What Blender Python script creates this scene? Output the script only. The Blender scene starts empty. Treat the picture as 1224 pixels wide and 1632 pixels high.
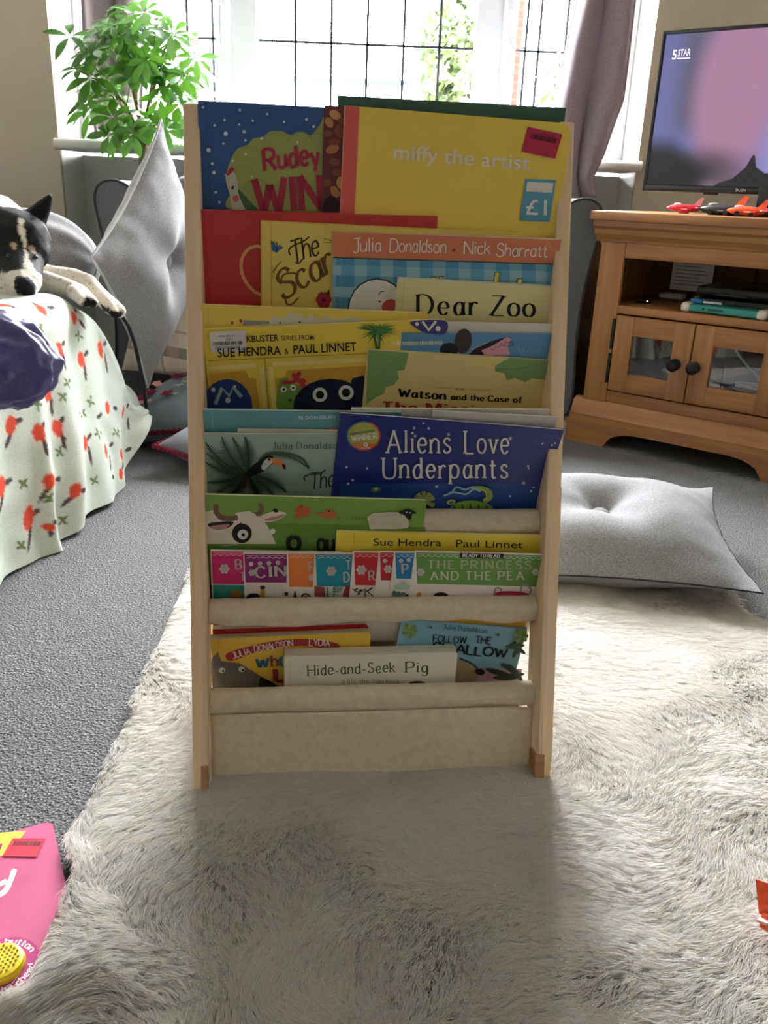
import bpy, bmesh, math, random
from mathutils import Vector, Matrix, noise
from mathutils.bvhtree import BVHTree
SC = bpy.context.scene
COL = SC.collection
PI = math.pi
RND = random.Random(7)

# ---------------------------------------------------------------- camera
CAM = Vector((-0.00406, -0.83637, 0.67227))
FPX = 1358.58
CR = Vector((0.99920558, 0.01403431, 0.0372994))
CU = Vector((-0.03985231, 0.35187829, 0.93519702))
CF = Vector((0.0, 0.93594055, -0.35215805))
cd = bpy.data.cameras.new('camera')
cam = bpy.data.objects.new('camera', cd)
COL.objects.link(cam)
cam.matrix_world = Matrix(((CR.x, CU.x, -CF.x, CAM.x), (CR.y, CU.y, -CF.y, CAM.y), (CR.z, CU.z, -CF.z, CAM.z), (0, 0, 0, 1)))
cd.sensor_fit = 'VERTICAL'
cd.sensor_height = 36.0
cd.lens = FPX / 1632 * 36.0
cd.clip_start = 0.02
SC.camera = cam

# ---------------------------------------------------------------- world, light, exposure
SC.view_settings.view_transform = 'Standard'
SC.view_settings.look = 'None'
SC.view_settings.gamma = 1.0
SC.view_settings.use_curve_mapping = False
SC.view_settings.exposure = 0.62
w = bpy.data.worlds.new('overcast_sky')
SC.world = w
w.use_nodes = True
bg = w.node_tree.nodes['Background']
bg.inputs[0].default_value = (0.945, 0.975, 1.0, 1)
bg.inputs[1].default_value = 64.0
SC.cycles.max_bounces = 8
SC.cycles.diffuse_bounces = 5
SC.cycles.transparent_max_bounces = 16
SC.cycles.sample_clamp_indirect = 8.0
SC.cycles.use_denoising = True
SC.cycles.caustics_reflective = False
SC.cycles.caustics_refractive = False


def portal(name, loc, rot, sx, sy):
    l = bpy.data.lights.new(name, 'AREA')
    l.shape = 'RECTANGLE'
    l.size = sx
    l.size_y = sy
    l.cycles.is_portal = True
    o = bpy.data.objects.new(name, l)
    o.location = loc
    o.rotation_euler = rot
    COL.objects.link(o)
    return o


# ---------------------------------------------------------------- pixel -> place helpers
def ray(x, y):
    return CR * ((x - 612) / FPX) - CU * ((y - 816) / FPX) + CF


def on_plane(x, y, p0, n):
    d = ray(x, y)
    return CAM + d * ((p0 - CAM).dot(n) / d.dot(n))


def at_y(x, y, Y):
    d = ray(x, y)
    return CAM + d * ((Y - CAM.y) / d.y)


def at_z(x, y, Z=0.0):
    d = ray(x, y)
    return CAM + d * ((Z - CAM.z) / d.z)


# ---------------------------------------------------------------- materials
def lin(c):
    return tuple((v / 255 / 12.92) if v / 255 <= 0.04045 else ((v / 255 + 0.055) / 1.055) ** 2.4 for v in c)


MATS = {}


def mat(name, rgb, rough=0.5, spec=0.4, metal=0.0, emit=None, estr=1.0):
    key = (name, tuple(rgb), rough, spec, metal)
    if key in MATS:
        return MATS[key]
    m = bpy.data.materials.new(name)
    m.use_nodes = True
    b = m.node_tree.nodes['Principled BSDF']
    b.inputs['Base Color'].default_value = (*lin(rgb), 1)
    b.inputs['Roughness'].default_value = rough
    b.inputs['Specular IOR Level'].default_value = spec
    b.inputs['Metallic'].default_value = metal
    if emit:
        b.inputs['Emission Color'].default_value = (*lin(emit), 1)
        b.inputs['Emission Strength'].default_value = estr
    MATS[key] = m
    return m


def haze_tone(c):
    """veiling glare put into the cover colours: greyer and slightly lifted"""
    l_ = .3 * c[0] + .59 * c[1] + .11 * c[2]
    return tuple(min(250, .89 * v + .09 * l_ + 7) for v in c)  # window haze washed into every cover and ink colour


def ink(r, g, b):
    return mat('ink', haze_tone((r, g, b)), 0.42, 0.3)


class NT:
    """small node-tree writer"""
    def __init__(s, name, rough=0.6, spec=0.3):
        s.m = bpy.data.materials.new(name)
        s.m.use_nodes = True
        s.t = s.m.node_tree
        s.b = s.t.nodes['Principled BSDF']
        s.b.inputs['Roughness'].default_value = rough
        s.b.inputs['Specular IOR Level'].default_value = spec
        s.tc = s.t.nodes.new('ShaderNodeTexCoord')

    def n(s, typ, **kw):
        nd = s.t.nodes.new(typ)
        for k, v in kw.items():
            if hasattr(nd, k) and k not in nd.inputs:
                setattr(nd, k, v)
            else:
                nd.inputs[k].default_value = v
        return nd

    def l(s, a, b):
        s.t.links.new(a, b)

    def coords(s, scale=(1, 1, 1), src='Object', rot=(0, 0, 0)):
        mp = s.n('ShaderNodeMapping')
        mp.inputs['Scale'].default_value = scale
        mp.inputs['Rotation'].default_value = rot
        s.l(s.tc.outputs[src], mp.inputs['Vector'])
        return mp.outputs[0]

    def noise(s, vec, scale, detail=4, rough=0.5, dist=0.0):
        nd = s.n('ShaderNodeTexNoise', Scale=scale, Detail=detail, Roughness=rough, Distortion=dist)
        s.l(vec, nd.inputs['Vector'])
        return nd.outputs['Fac']

    def ramp(s, fac, stops):
        r = s.n('ShaderNodeValToRGB')
        e = r.color_ramp.elements
        while len(e) < len(stops):
            e.new(0.5)
        for el, (p, c) in zip(e, stops):
            el.position = p
            el.color = (*lin(c), 1)
        s.l(fac, r.inputs[0])
        return r.outputs[0]

    def color(s, out):
        s.l(out, s.b.inputs['Base Color'])

    def bump(s, fac, strength=0.3, dist=0.01):
        bp = s.n('ShaderNodeBump', Strength=strength, Distance=dist)
        s.l(fac, bp.inputs['Height'])
        if s.b.inputs['Normal'].links:
            s.l(s.b.inputs['Normal'].links[0].from_socket, bp.inputs['Normal'])
        s.l(bp.outputs[0], s.b.inputs['Normal'])


def fabric(name, c1, c2, scale=900, bump=0.35, rough=0.9, big=None):
    t = NT(name, rough, 0.15)
    v = t.coords()
    f = t.noise(v, scale, 3, 0.7)
    t.color(t.ramp(f, [(0.34, c1), (0.66, c2)]))
    t.bump(f, bump, 0.0015)
    if big:
        t.bump(t.noise(v, big, 3, 0.5), 0.35, 0.01)
    t.b.inputs['Sheen Weight'].default_value = 0.15
    return t.m


def wood(name, stops, axis='z', sc=1.0, rough=0.5, spec=0.35, bump=0.08):
    t = NT(name, rough, spec)
    s = {'x': (2.0, 30, 30), 'y': (30, 2.0, 30), 'z': (30, 30, 2.0)}[axis]
    v = t.coords(tuple(k * sc for k in s))
    f = t.noise(v, 1.3, 6, 0.6, 0.6)
    f2 = t.noise(v, 7.0, 3, 0.6, 0.2)
    mx = t.n('ShaderNodeMath', operation='MULTIPLY_ADD')
    t.l(f2, mx.inputs[0])
    mx.inputs[1].default_value = 0.35
    t.l(f, mx.inputs[2])
    sb = t.n('ShaderNodeMath', operation='SUBTRACT')
    t.l(mx.outputs[0], sb.inputs[0])
    sb.inputs[1].default_value = 0.17
    t.color(t.ramp(sb.outputs[0], stops))
    t.bump(f2, bump, 0.002)
    return t.m


# ---------------------------------------------------------------- mesh helpers
class MB:
    """collects polygons with materials, links them as ONE mesh object"""
    def __init__(s):
        s.v = []
        s.f = []
        s.m = []
        s.mats = []

    def mi(s, m):
        if m not in s.mats:
            s.mats.append(m)
        return s.mats.index(m)

    def add(s, verts, faces, m):
        o = len(s.v)
        s.v += [tuple(p) for p in verts]
        k = s.mi(m)
        for f in faces:
            s.f.append([i + o for i in f])
            s.m.append(k)

    def box(s, a, b, m, bevel=0.0, M=None):
        bm = bmesh.new()
        bmesh.ops.create_cube(bm, size=1)
        for v in bm.verts:
            v.co = Vector([(a[i] + b[i]) / 2 + v.co[i] * (b[i] - a[i]) for i in range(3)])
        if bevel > 0:
            bmesh.ops.bevel(bm, geom=bm.edges[:], offset=bevel, segments=2, affect='EDGES', profile=0.5)
        s.bm(bm, m, M)

    def bm(s, bm, m, M=None):
        if M is not None:
            bm.transform(M)
        bm.verts.index_update()
        s.add([v.co.copy() for v in bm.verts], [[v.index for v in f.verts] for f in bm.faces], m)
        bm.free()

    def prism(s, pts, z0, z1, m, M=None, mside=None):
        """polygon outline (x,y) extruded z0..z1"""
        n = len(pts)
        V = [Vector((p[0], p[1], z0)) for p in pts] + [Vector((p[0], p[1], z1)) for p in pts]
        if M is not None:
            V = [M @ q for q in V]
        s.add(V, [list(range(n))[::-1], list(range(n, 2 * n))], m)
        o = len(s.v) - 2 * n
        k = s.mi(mside or m)
        for i in range(n):
            j = (i + 1) % n
            s.f.append([o + i, o + j, o + n + j, o + n + i])
            s.m.append(k)

    def tube(s, pts, r, m, seg=10, cap=True):
        pts = [Vector(p) for p in pts]
        n = len(pts)
        rs = r if isinstance(r, (list, tuple)) else [r] * n
        V = []
        up = None
        for i, p in enumerate(pts):
            t = (pts[min(i + 1, n - 1)] - pts[max(i - 1, 0)])
            t = t.normalized() if t.length > 1e-9 else Vector((0, 0, 1))
            if up is None:
                up = Vector((0, 0, 1)) if abs(t.z) < 0.9 else Vector((1, 0, 0))
            a = t.cross(up)
            a = a.normalized() if a.length > 1e-6 else t.orthogonal().normalized()
            b = a.cross(t)
            up = b
            for k in range(seg):
                an = 2 * PI * k / seg
                V.append(p + (a * math.cos(an) + b * math.sin(an)) * rs[i])
        F = []
        for i in range(n - 1):
            for k in range(seg):
                k2 = (k + 1) % seg
                F.append([i * seg + k, i * seg + k2, (i + 1) * seg + k2, (i + 1) * seg + k])
        if cap:
            F.append(list(range(seg))[::-1])
            F.append([(n - 1) * seg + k for k in range(seg)])
        s.add(V, F, m)

    def lathe(s, prof, m, seg=24, M=None):
        V = []
        n = len(prof)
        for r, z in prof:
            for k in range(seg):
                an = 2 * PI * k / seg
                q = Vector((r * math.cos(an), r * math.sin(an), z))
                V.append(M @ q if M is not None else q)
        F = []
        for i in range(n - 1):
            for k in range(seg):
                k2 = (k + 1) % seg
                F.append([i * seg + k, i * seg + k2, (i + 1) * seg + k2, (i + 1) * seg + k])
        F.append(list(range(seg))[::-1])
        F.append([(n - 1) * seg + k for k in range(seg)])
        s.add(V, F, m)

    def ball(s, c, r, m, sub=3, M=None):
        bm = bmesh.new()
        bmesh.ops.create_icosphere(bm, subdivisions=sub, radius=1)
        r3 = r if isinstance(r, (tuple, list)) else (r, r, r)
        for v in bm.verts:
            v.co = Vector((v.co.x * r3[0], v.co.y * r3[1], v.co.z * r3[2]))
        if M is not None:
            bm.transform(M)
        for v in bm.verts:
            v.co += Vector(c)
        s.bm(bm, m)

    def grid(s, fn, nu, nv, m, closed_u=False):
        V = [fn(i / nu, j / nv) for j in range(nv + 1) for i in range(nu + 1)]
        F = []
        for j in range(nv):
            for i in range(nu):
                a = j * (nu + 1) + i
                F.append([a, a + 1, a + nu + 2, a + nu + 1])
        s.add(V, F, m)

    def build(s, name, parent=None, smooth=None, loc=None):
        me = bpy.data.meshes.new(name)
        me.from_pydata(s.v, [], s.f)
        for m in s.mats:
            me.materials.append(m)
        me.polygons.foreach_set('material_index', s.m)
        me.validate()
        me.update()
        o = bpy.data.objects.new(name, me)
        COL.objects.link(o)
        if parent is not None:
            o.parent = parent
        if loc is not None:
            o.location = loc
        if smooth is not None:
            smooth_angle(o, smooth)
        return o


def smooth_angle(o, deg):
    me = o.data
    me.polygons.foreach_set('use_smooth', [True] * len(me.polygons))
    bm = bmesh.new()
    bm.from_mesh(me)
    bmesh.ops.remove_doubles(bm, verts=bm.verts, dist=1e-6)
    bmesh.ops.recalc_face_normals(bm, faces=bm.faces)
    for e in bm.edges:
        e.smooth = not (len(e.link_faces) == 2 and e.calc_face_angle(0) > math.radians(deg))
    bm.to_mesh(me)
    bm.free()


def thing(name, label, cat, M=None, group=None, kind=None):
    o = bpy.data.objects.new(name, None)
    COL.objects.link(o)
    o.empty_display_size = 0.05
    if M is not None:
        o.matrix_world = M
    return tag(o, label, cat, group, kind)


def tag(o, label=None, cat=None, group=None, kind=None):
    if label:
        o['label'] = label
    if cat:
        o['category'] = cat
    if group:
        o['group'] = group
    if kind:
        o['kind'] = kind
    return o


def structure(o):
    o['kind'] = 'structure'
    return o


def basis(x, y, z, p):
    return Matrix(((x.x, y.x, z.x, p.x), (x.y, y.y, z.y, p.y), (x.z, y.z, z.z, p.z), (0, 0, 0, 1)))


def rounded(w, h, rs, x0=0.0, y0=0.0, seg=6):
    """rectangle outline ccw from bottom-left; rs = radii bl, br, tr, tl"""
    out = []
    cs = [(x0, y0, 180), (x0 + w, y0, 270), (x0 + w, y0 + h, 0), (x0, y0 + h, 90)]
    sg = [(1, 1), (-1, 1), (-1, -1), (1, -1)]
    for (cx, cy, a), (sx, sy), r in zip(cs, sg, rs):
        if r <= 0:
            out.append((cx, cy))
            continue
        for k in range(seg + 1):
            an = math.radians(a + 90 * k / seg)
            out.append((cx + sx * r + r * math.cos(an), cy + sy * r + r * math.sin(an)))
    return out


def catmull(pts, n=6, closed=False):
    P = [Vector((p[0], p[1])) for p in pts]
    if len(P) < 3:
        return P
    out = []
    N = len(P)
    rng = range(N) if closed else range(N - 1)
    for i in rng:
        p0 = P[(i - 1) % N] if closed or i > 0 else P[0] * 2 - P[1]
        p1 = P[i]
        p2 = P[(i + 1) % N]
        p3 = P[(i + 2) % N] if closed or i + 2 < N else P[-1] * 2 - P[-2]
        for k in range(n):
            t = k / n
            out.append(0.5 * ((2 * p1) + (p2 - p0) * t + (2 * p0 - 5 * p1 + 4 * p2 - p3) * t * t + (3 * p1 - p0 - 3 * p2 + p3) * t ** 3))
    if not closed:
        out.append(P[-1])
    return out
# ---------------------------------------------------------------- lettering
# pen skeletons: cap height 1, x height .64 ; 'S' strokes are smoothed, 'L' strokes are straight
G = {
 'A': (.72, 'L 0,0 .36,1 .72,0|L .13,.36 .59,.36'),
 'B': (.6, 'L 0,0 0,1|S 0,1 .32,1 .5,.9 .52,.68 .34,.54 0,.53|S 0,.53 .36,.53 .58,.4 .58,.14 .36,0 0,0'),
 'C': (.64, 'S .62,.78 .5,.96 .32,1 .1,.84 .02,.5 .1,.16 .32,0 .5,.04 .64,.22'),
 'D': (.68, 'L 0,0 0,1|S 0,1 .3,1 .56,.86 .68,.5 .56,.14 .3,0 0,0'),
 'E': (.54, 'L 0,0 0,1|L 0,1 .5,1|L 0,.53 .4,.53|L 0,0 .54,0'),
 'F': (.52, 'L 0,0 0,1|L 0,1 .52,1|L 0,.52 .42,.52'),
 'G': (.7, 'S .64,.8 .5,.96 .32,1 .1,.84 .02,.5 .1,.16 .32,0 .5,.02 .66,.14|L .66,0 .66,.44|L .42,.44 .66,.44'),
 'H': (.68, 'L 0,0 0,1|L .66,0 .66,1|L 0,.52 .66,.52'),
 'I': (.1, 'L .05,0 .05,1'),
 'J': (.4, 'S .36,1 .36,.2 .28,.02 .12,0 0,.14|L .1,1 .55,1'),
 'K': (.62, 'L 0,0 0,1|L .56,1 0,.4|L .2,.6 .62,0'),
 'L': (.5, 'L 0,0 0,1|L 0,0 .5,0'),
 'M': (.82, 'L 0,0 .06,1|L .06,1 .41,.2|L .41,.2 .76,1|L .76,1 .82,0'),
 'N': (.66, 'L 0,0 0,1|L 0,1 .64,0|L .64,0 .64,1'),
 'O': (.76, 'S .38,1 .12,.84 .02,.5 .12,.16 .38,0 .64,.16 .74,.5 .64,.84 .38,1'),
 'P': (.56, 'L 0,0 0,1|S 0,1 .34,1 .55,.88 .55,.62 .36,.48 0,.47'),
 'Q': (.76, 'S .38,1 .12,.84 .02,.5 .12,.16 .38,0 .64,.16 .74,.5 .64,.84 .38,1|L .45,.2 .74,-.06'),
 'R': (.62, 'L 0,0 0,1|S 0,1 .34,1 .54,.88 .54,.64 .34,.5 0,.49|L .26,.49 .62,0'),
 'S': (.54, 'S .5,.84 .38,.98 .22,1 .04,.86 .06,.66 .26,.53 .46,.42 .52,.22 .42,.04 .24,0 .08,.05 .0,.2'),
 'T': (.62, 'L .31,0 .31,1|L 0,1 .62,1'),
 'U': (.66, 'S 0,1 0,.3 .1,.06 .33,0 .56,.06 .66,.3 .66,1'),
 'V': (.68, 'L 0,1 .34,0 .68,1'),
 'W': (.96, 'L 0,1 .25,0|L .25,0 .48,.8|L .48,.8 .71,0|L .71,0 .96,1'),
 'X': (.64, 'L 0,1 .64,0|L 0,0 .64,1'),
 'Y': (.64, 'L 0,1 .32,.5 .32,0|L .32,.5 .64,1'),
 'Z': (.58, 'L .02,1 .56,1|L .56,1 .0,0|L 0,0 .58,0'),
 'a': (.46, 'S .42,.5 .3,.64 .12,.58 .02,.34 .08,.06 .24,0 .38,.14 .42,.4|S .42,.64 .42,.2 .46,0'),
 'b': (.46, 'L 0,0 0,1|S 0,.4 .12,.62 .28,.64 .44,.5 .46,.3 .4,.08 .24,0 .08,.06 0,.2'),
 'c': (.42, 'S .4,.52 .28,.64 .1,.58 .01,.32 .1,.06 .26,0 .42,.12'),
 'd': (.46, 'S .44,.44 .32,.64 .14,.6 .01,.34 .08,.06 .22,0 .36,.08 .44,.28|L .44,0 .44,1'),
 'e': (.44, 'S .02,.34 .42,.36 .38,.58 .24,.65 .08,.56 .01,.32 .1,.06 .26,0 .42,.12'),
 'f': (.32, 'S .36,.94 .24,1 .14,.84 .14,.4 .14,0|L 0,.62 .32,.62'),
 'g': (.46, 'S .42,.5 .3,.64 .12,.58 .02,.34 .08,.08 .24,.02 .38,.14 .42,.4|S .43,.64 .43,-.1 .34,-.28 .16,-.3 .02,-.2'),
 'h': (.46, 'L 0,0 0,1|S 0,.4 .14,.62 .3,.64 .43,.5 .44,0'),
 'i': (.1, 'L .05,0 .05,.64|L .05,.84 .05,.93'),
 'j': (.16, 'S .14,.64 .14,-.14 .04,-.28 -.08,-.24|L .14,.84 .14,.93'),
 'k': (.46, 'L 0,0 0,1|L .4,.64 0,.26|L .14,.38 .46,0'),
 'l': (.1, 'L .05,0 .05,1'),
 'm': (.74, 'L 0,0 0,.64|S 0,.42 .12,.62 .24,.64 .36,.5 .36,0|S .36,.42 .48,.62 .6,.64 .72,.5 .73,0'),
 'n': (.46, 'L 0,0 0,.64|S 0,.4 .14,.62 .3,.64 .43,.5 .44,0'),
 'o': (.5, 'S .25,.65 .08,.56 .01,.32 .08,.08 .25,0 .42,.08 .49,.32 .42,.56 .25,.65'),
 'p': (.46, 'L 0,-.3 0,.64|S 0,.4 .12,.62 .28,.64 .44,.5 .46,.3 .4,.08 .24,0 .08,.06 0,.2'),
 'q': (.46, 'S .44,.44 .32,.64 .14,.6 .01,.34 .08,.06 .22,0 .36,.08 .44,.28|L .44,-.3 .44,.64'),
 'r': (.32, 'L 0,0 0,.64|S 0,.38 .1,.58 .22,.65 .34,.58'),
 's': (.38, 'S .36,.54 .24,.65 .08,.6 .04,.46 .18,.34 .34,.24 .36,.1 .22,0 .08,.02 0,.12'),
 't': (.32, 'S .14,.86 .14,.2 .2,.02 .34,.06|L 0,.62 .32,.62'),
 'u': (.46, 'S 0,.64 .01,.14 .14,0 .3,.04 .44,.26|L .44,0 .44,.64'),
 'v': (.44, 'L 0,.64 .22,0 .44,.64'),
 'w': (.7, 'L 0,.64 .18,0|L .18,0 .35,.52|L .35,.52 .52,0|L .52,0 .7,.64'),
 'x': (.44, 'L 0,.64 .44,0|L 0,0 .44,.64'),
 'y': (.46, 'L 0,.64 .23,.04|L .46,.64 .16,-.3'),
 'z': (.4, 'L .02,.64 .38,.64|L .38,.64 0,0|L 0,0 .4,0'),
 '-': (.3, 'L .02,.32 .28,.32'), '.': (.1, 'L .05,0 .05,.07'), '\u00b7': (.1, 'L .05,.3 .05,.38'),
 "'": (.1, 'L .05,.98 .03,.78'), '!': (.1, 'L .05,.28 .05,1|L .05,0 .05,.08'), '?': (.4, 'S 0,.8 .1,.98 .3,.98 .38,.76 .2,.5 .2,.28|L .2,0 .2,.08'),
 '*': (.3, 'L .15,.3 .15,.62|L .02,.38 .28,.54|L .28,.38 .02,.54'),
}


def pen_polys(pts, wv, wh):
    """thicken a poly-line with a broad nib: vertical runs get wv, horizontal runs wh"""
    n = len(pts)
    out = []
    Ls, Rs = [], []
    for i in range(n):
        a = pts[max(i - 1, 0)]
        b = pts[min(i + 1, n - 1)]
        d = Vector((b[0] - a[0], b[1] - a[1]))
        L = d.length or 1e-6
        d = d / L
        hw = 0.5 * (wh + (wv - wh) * abs(d.y) ** 1.5)
        nx, ny = -d.y, d.x
        Ls.append((pts[i][0] + nx * hw, pts[i][1] + ny * hw))
        Rs.append((pts[i][0] - nx * hw, pts[i][1] - ny * hw))
    for i in range(n - 1):
        out.append([Rs[i], Rs[i + 1], Ls[i + 1], Ls[i]])
    return out


def pen_text(s, wv=.13, wh=.09, serif=0.0, gap=.16, slant=0.0, jit=0.0, seed=1):
    """list of polygons in em space and the total advance"""
    r = random.Random(seed)
    x = 0.0
    out = []
    for ch in s:
        if ch == ' ':
            x += .38
            continue
        adv, code = G[ch]
        ax = x + serif * .5
        jy = r.uniform(-jit, jit)
        js = 1 + r.uniform(-jit, jit)
        for st in code.split('|'):
            k, *ps = st.split(' ')
            P = [tuple(float(q) for q in p.split(',')) for p in ps]
            raw = P
            if k == 'S':
                P = [tuple(q) for q in catmull(P, 5)]
            elif len(P) > 2:
                # keep corners crisp: break into segments
                segs = [[P[i], P[i + 1]] for i in range(len(P) - 1)]
                for sg in segs:
                    out += [[(ax + (a + b * slant) * js, b * js + jy) for a, b in pl] for pl in pen_polys(sg, wv, wh)]
                P = None
            if P:
                out += [[(ax + (a + b * slant) * js, b * js + jy) for a, b in pl] for pl in pen_polys(P, wv, wh)]
            if serif > 0 and (k == 'L' or True):
                for e, nb in ((raw[0], raw[1]), (raw[-1], raw[-2])):
                    dx, dy = e[0] - nb[0], e[1] - nb[1]
                    if abs(dy) > 1.2 * abs(dx) and min(abs(e[1] - q) for q in (0, 1, .64, -.3)) < .02 and abs(dy) > .12:
                        h = wh * .9
                        y0 = e[1] if e[1] < .1 else e[1] - h
                        if ch in 'bdhkl' and e[1] > .9 or (ch in 'nmrpiu' and e[1] > .5):
                            xs = (e[0] - serif, e[0] + wv * .4)
                        else:
                            xs = (e[0] - serif - wv * .2, e[0] + serif + wv * .2)
                        out.append([(ax + (xa + yy * slant) * js, yy * js + jy) for xa, yy in ((xs[0], y0), (xs[1], y0), (xs[1], y0 + h), (xs[0], y0 + h))])
        x = ax + adv * js + gap + serif * .5
    return out, x - gap


_FT = {}


def plain_text(s, bold=0.0):
    """outline lettering in the built-in sans face; polygons scaled to cap height 1"""
    key = (s, bold)
    if key in _FT:
        return _FT[key]
    cu = bpy.data.curves.new('lettering', 'FONT')
    cu.body = s
    cu.size = 1.0
    cu.offset = bold
    cu.fill_mode = 'FRONT'
    cu.resolution_u = 3
    ob = bpy.data.objects.new('lettering', cu)
    COL.objects.link(ob)
    dg = bpy.context.evaluated_depsgraph_get()
    me = bpy.data.meshes.new_from_object(ob.evaluated_get(dg))
    bpy.data.objects.remove(ob)
    bpy.data.curves.remove(cu)
    CAPH = 0.729
    V = [(v.co.x / CAPH, v.co.y / CAPH) for v in me.vertices]
    x0 = min(v[0] for v in V)
    x1 = max(v[0] for v in V)
    polys = [[(V[i][0] - x0, V[i][1]) for i in p.vertices] for p in me.polygons]
    bpy.data.meshes.remove(me)
    _FT[key] = (polys, x1 - x0)
    return _FT[key]


def warp_line(polys, adv, x0, y0, x1, y1, h, arc=0.0):
    """em-space polygons -> picture coordinates of the cover, base line (x0,y0)-(x1,y1), letters h tall"""
    d = Vector((x1 - x0, y1 - y0))
    L = d.length
    d /= L
    up = Vector((d.y, -d.x))
    out = []
    for pl in polys:
        q = []
        for a, b in pl:
            t = a / adv
            p = Vector((x0, y0)) + d * (t * L) + up * (b * h + arc * 4 * t * (1 - t))
            q.append((p.x, p.y))
        out.append(q)
    return out
# ---------------------------------------------------------------- room shell
XL, XR, YB, YW, YG, ZC = -1.80, 1.95, -4.4, 2.35, 2.62, 2.42
OXL, OXR = -1.177, 0.822          # bay opening

t = NT('painted_beige_wall', 0.85, 0.15)
v = t.coords()
t.color(t.ramp(t.noise(v, 3, 3), [(0.3, (172, 163, 146)), (0.7, (179, 170, 153))]))
t.bump(t.noise(v, 220, 3), 0.12, 0.002)
M_BEIGE = t.m
t = NT('white_gloss_paint', 0.45, 0.35)
v = t.coords()
t.color(t.ramp(t.noise(v, 4, 3), [(0.3, (206, 206, 200)), (0.7, (213, 213, 207))]))
t.bump(t.noise(v, 60, 3), 0.06, 0.003)
M_WHITE = t.m
t = NT('speckled_grey_carpet', 0.95, 0.1)
v = t.coords()
f = t.noise(v, 400, 4, 0.75)
t.color(t.ramp(f, [(0.36, (50, 51, 53)), (0.47, (94, 95, 96)), (0.55, (126, 126, 126)), (0.68, (172, 171, 169))]))
vo = t.n('ShaderNodeTexVoronoi', Scale=260.0)
t.l(v, vo.inputs['Vector'])
t.bump(vo.outputs['Distance'], 0.6, 0.005)
t.bump(t.noise(v, 9, 3), 0.25, 0.012)
M_CARPET = t.m


def wall_box(name, a, b, m):
    mb = MB()
    mb.box(a, b, m)
    return structure(mb.build(name))


mb = MB()
mb.grid(lambda a, b: (XL + (XR - XL) * a, YB + (YG - YB) * b, 0), 40, 40, M_CARPET)
structure(mb.build('floor'))
M_CEIL = mat('ceiling_paint', (236, 234, 228), 0.9, 0.1)
wall_box('ceiling', (XL - .1, YB - .1, ZC), (XR + .1, YG + .1, ZC + .1), M_CEIL)
M_SLATE = mat('grey_wall_paint', (190, 184, 174), .85, .15)
wall_box('wall_left', (XL - .12, YB, 0), (XL, YW + .27, ZC), M_SLATE)
wall_box('wall_right', (XR, YB, 0), (XR + .12, YW + .27, ZC), M_SLATE)
mb = MB()
mb.box((XL, YW, 0), (OXL, YW + .02, ZC), M_BEIGE)
mb.box((OXR, YW, 0), (XR, YW + .02, ZC), M_BEIGE)
mb.box((OXL, YW, 2.2), (OXR, YW + .02, ZC), M_BEIGE)
structure(mb.build('wall_front'))
mb = MB()
mb.box((XL, YW + .02, 0), (OXL, YG + .06, ZC), M_WHITE)
mb.box((OXR, YW + .02, 0), (XR, YG + .06, ZC), M_WHITE)
mb.box((OXL, YW + .02, 2.2), (OXR, YG + .06, ZC), M_WHITE)
mb.box((OXL, YW + .23, 0), (OXR, YG + .06, .755), M_WHITE)
structure(mb.build('wall_bay'))
wall_box('wall_back', (XL, YB - .12, 0), (XR, YB, ZC), M_SLATE)
# bay sill with a rounded nose
mb = MB()
prof = [(YG, .765), (2.345, .765)] + [(2.345 - .018 * math.sin(a * PI / 8), .783 - .018 * math.cos(a * PI / 8)) for a in range(1, 8)] + [(2.345, .801), (YG, .801)]
n = len(prof)
V = [(OXL - .012, y, z) for y, z in prof] + [(OXR + .012, y, z) for y, z in prof]
mb.add(V, [list(range(n)), list(range(n, 2 * n))[::-1]] + [[i, i + n, (i + 1) % n + n, (i + 1) % n] for i in range(n)], M_WHITE)
structure(mb.build('trim_1', smooth=40))
mb = MB()
mb.box((XL, YW - .016, 0), (OXL, YW, .12), M_WHITE, .004)
mb.box((OXR, YW - .016, 0), (XR, YW, .12), M_WHITE, .004)
structure(mb.build('baseboard_front'))
mb = MB()
mb.box((XR - .016, YB, 0), (XR, YW - .016, .12), M_WHITE, .004)
structure(mb.build('baseboard_right'))

# ---- windows
M_UPVC = mat('white_plastic_frame', (216, 219, 224), 0.35, 0.45)
M_LEAD = mat('lead_came', (58, 62, 68), 0.5, 0.4, 0.3)
gm = bpy.data.materials.new('window_glass')
gm.use_nodes = True
nt = gm.node_tree
nt.nodes.remove(nt.nodes['Principled BSDF'])
tr = nt.nodes.new('ShaderNodeBsdfTransparent')
gl = nt.nodes.new('ShaderNodeBsdfGlossy')
gl.inputs['Roughness'].default_value = 0.02
mixs = nt.nodes.new('ShaderNodeMixShader')
mixs.inputs[0].default_value = 0.05
nt.links.new(tr.outputs[0], mixs.inputs[1])
nt.links.new(gl.outputs[0], mixs.inputs[2])
nt.links.new(mixs.outputs[0], nt.nodes['Material Output'].inputs[0])
M_GLASS = gm

WZ0, WZ1 = .80, 2.2
XM1, XM2 = at_y(391, 90, YG).x, at_y(776, 90, YG).x     # the two mullions


def window(nm, x0, x1, y, z0, z1, glass=True):
    root = thing(nm, 'white plastic framed bay window with leaded panes between the curtains', 'window', Matrix.Translation((0, 0, 0)), kind='structure')
    mb = MB()
    fw = .05
    for a, b in (((x0, y - .035, z0), (x1, y + .035, z0 + fw)), ((x0, y - .035, z1 - fw), (x1, y + .035, z1)), ((x0, y - .034, z0 + fw - .004), (x0 + fw, y + .034, z1 - fw + .004)), ((x1 - fw, y - .034, z0 + fw - .004), (x1, y + .034, z1 - fw + .004))):
        mb.box(a, b, M_UPVC, .006)
    return root, mb


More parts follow.
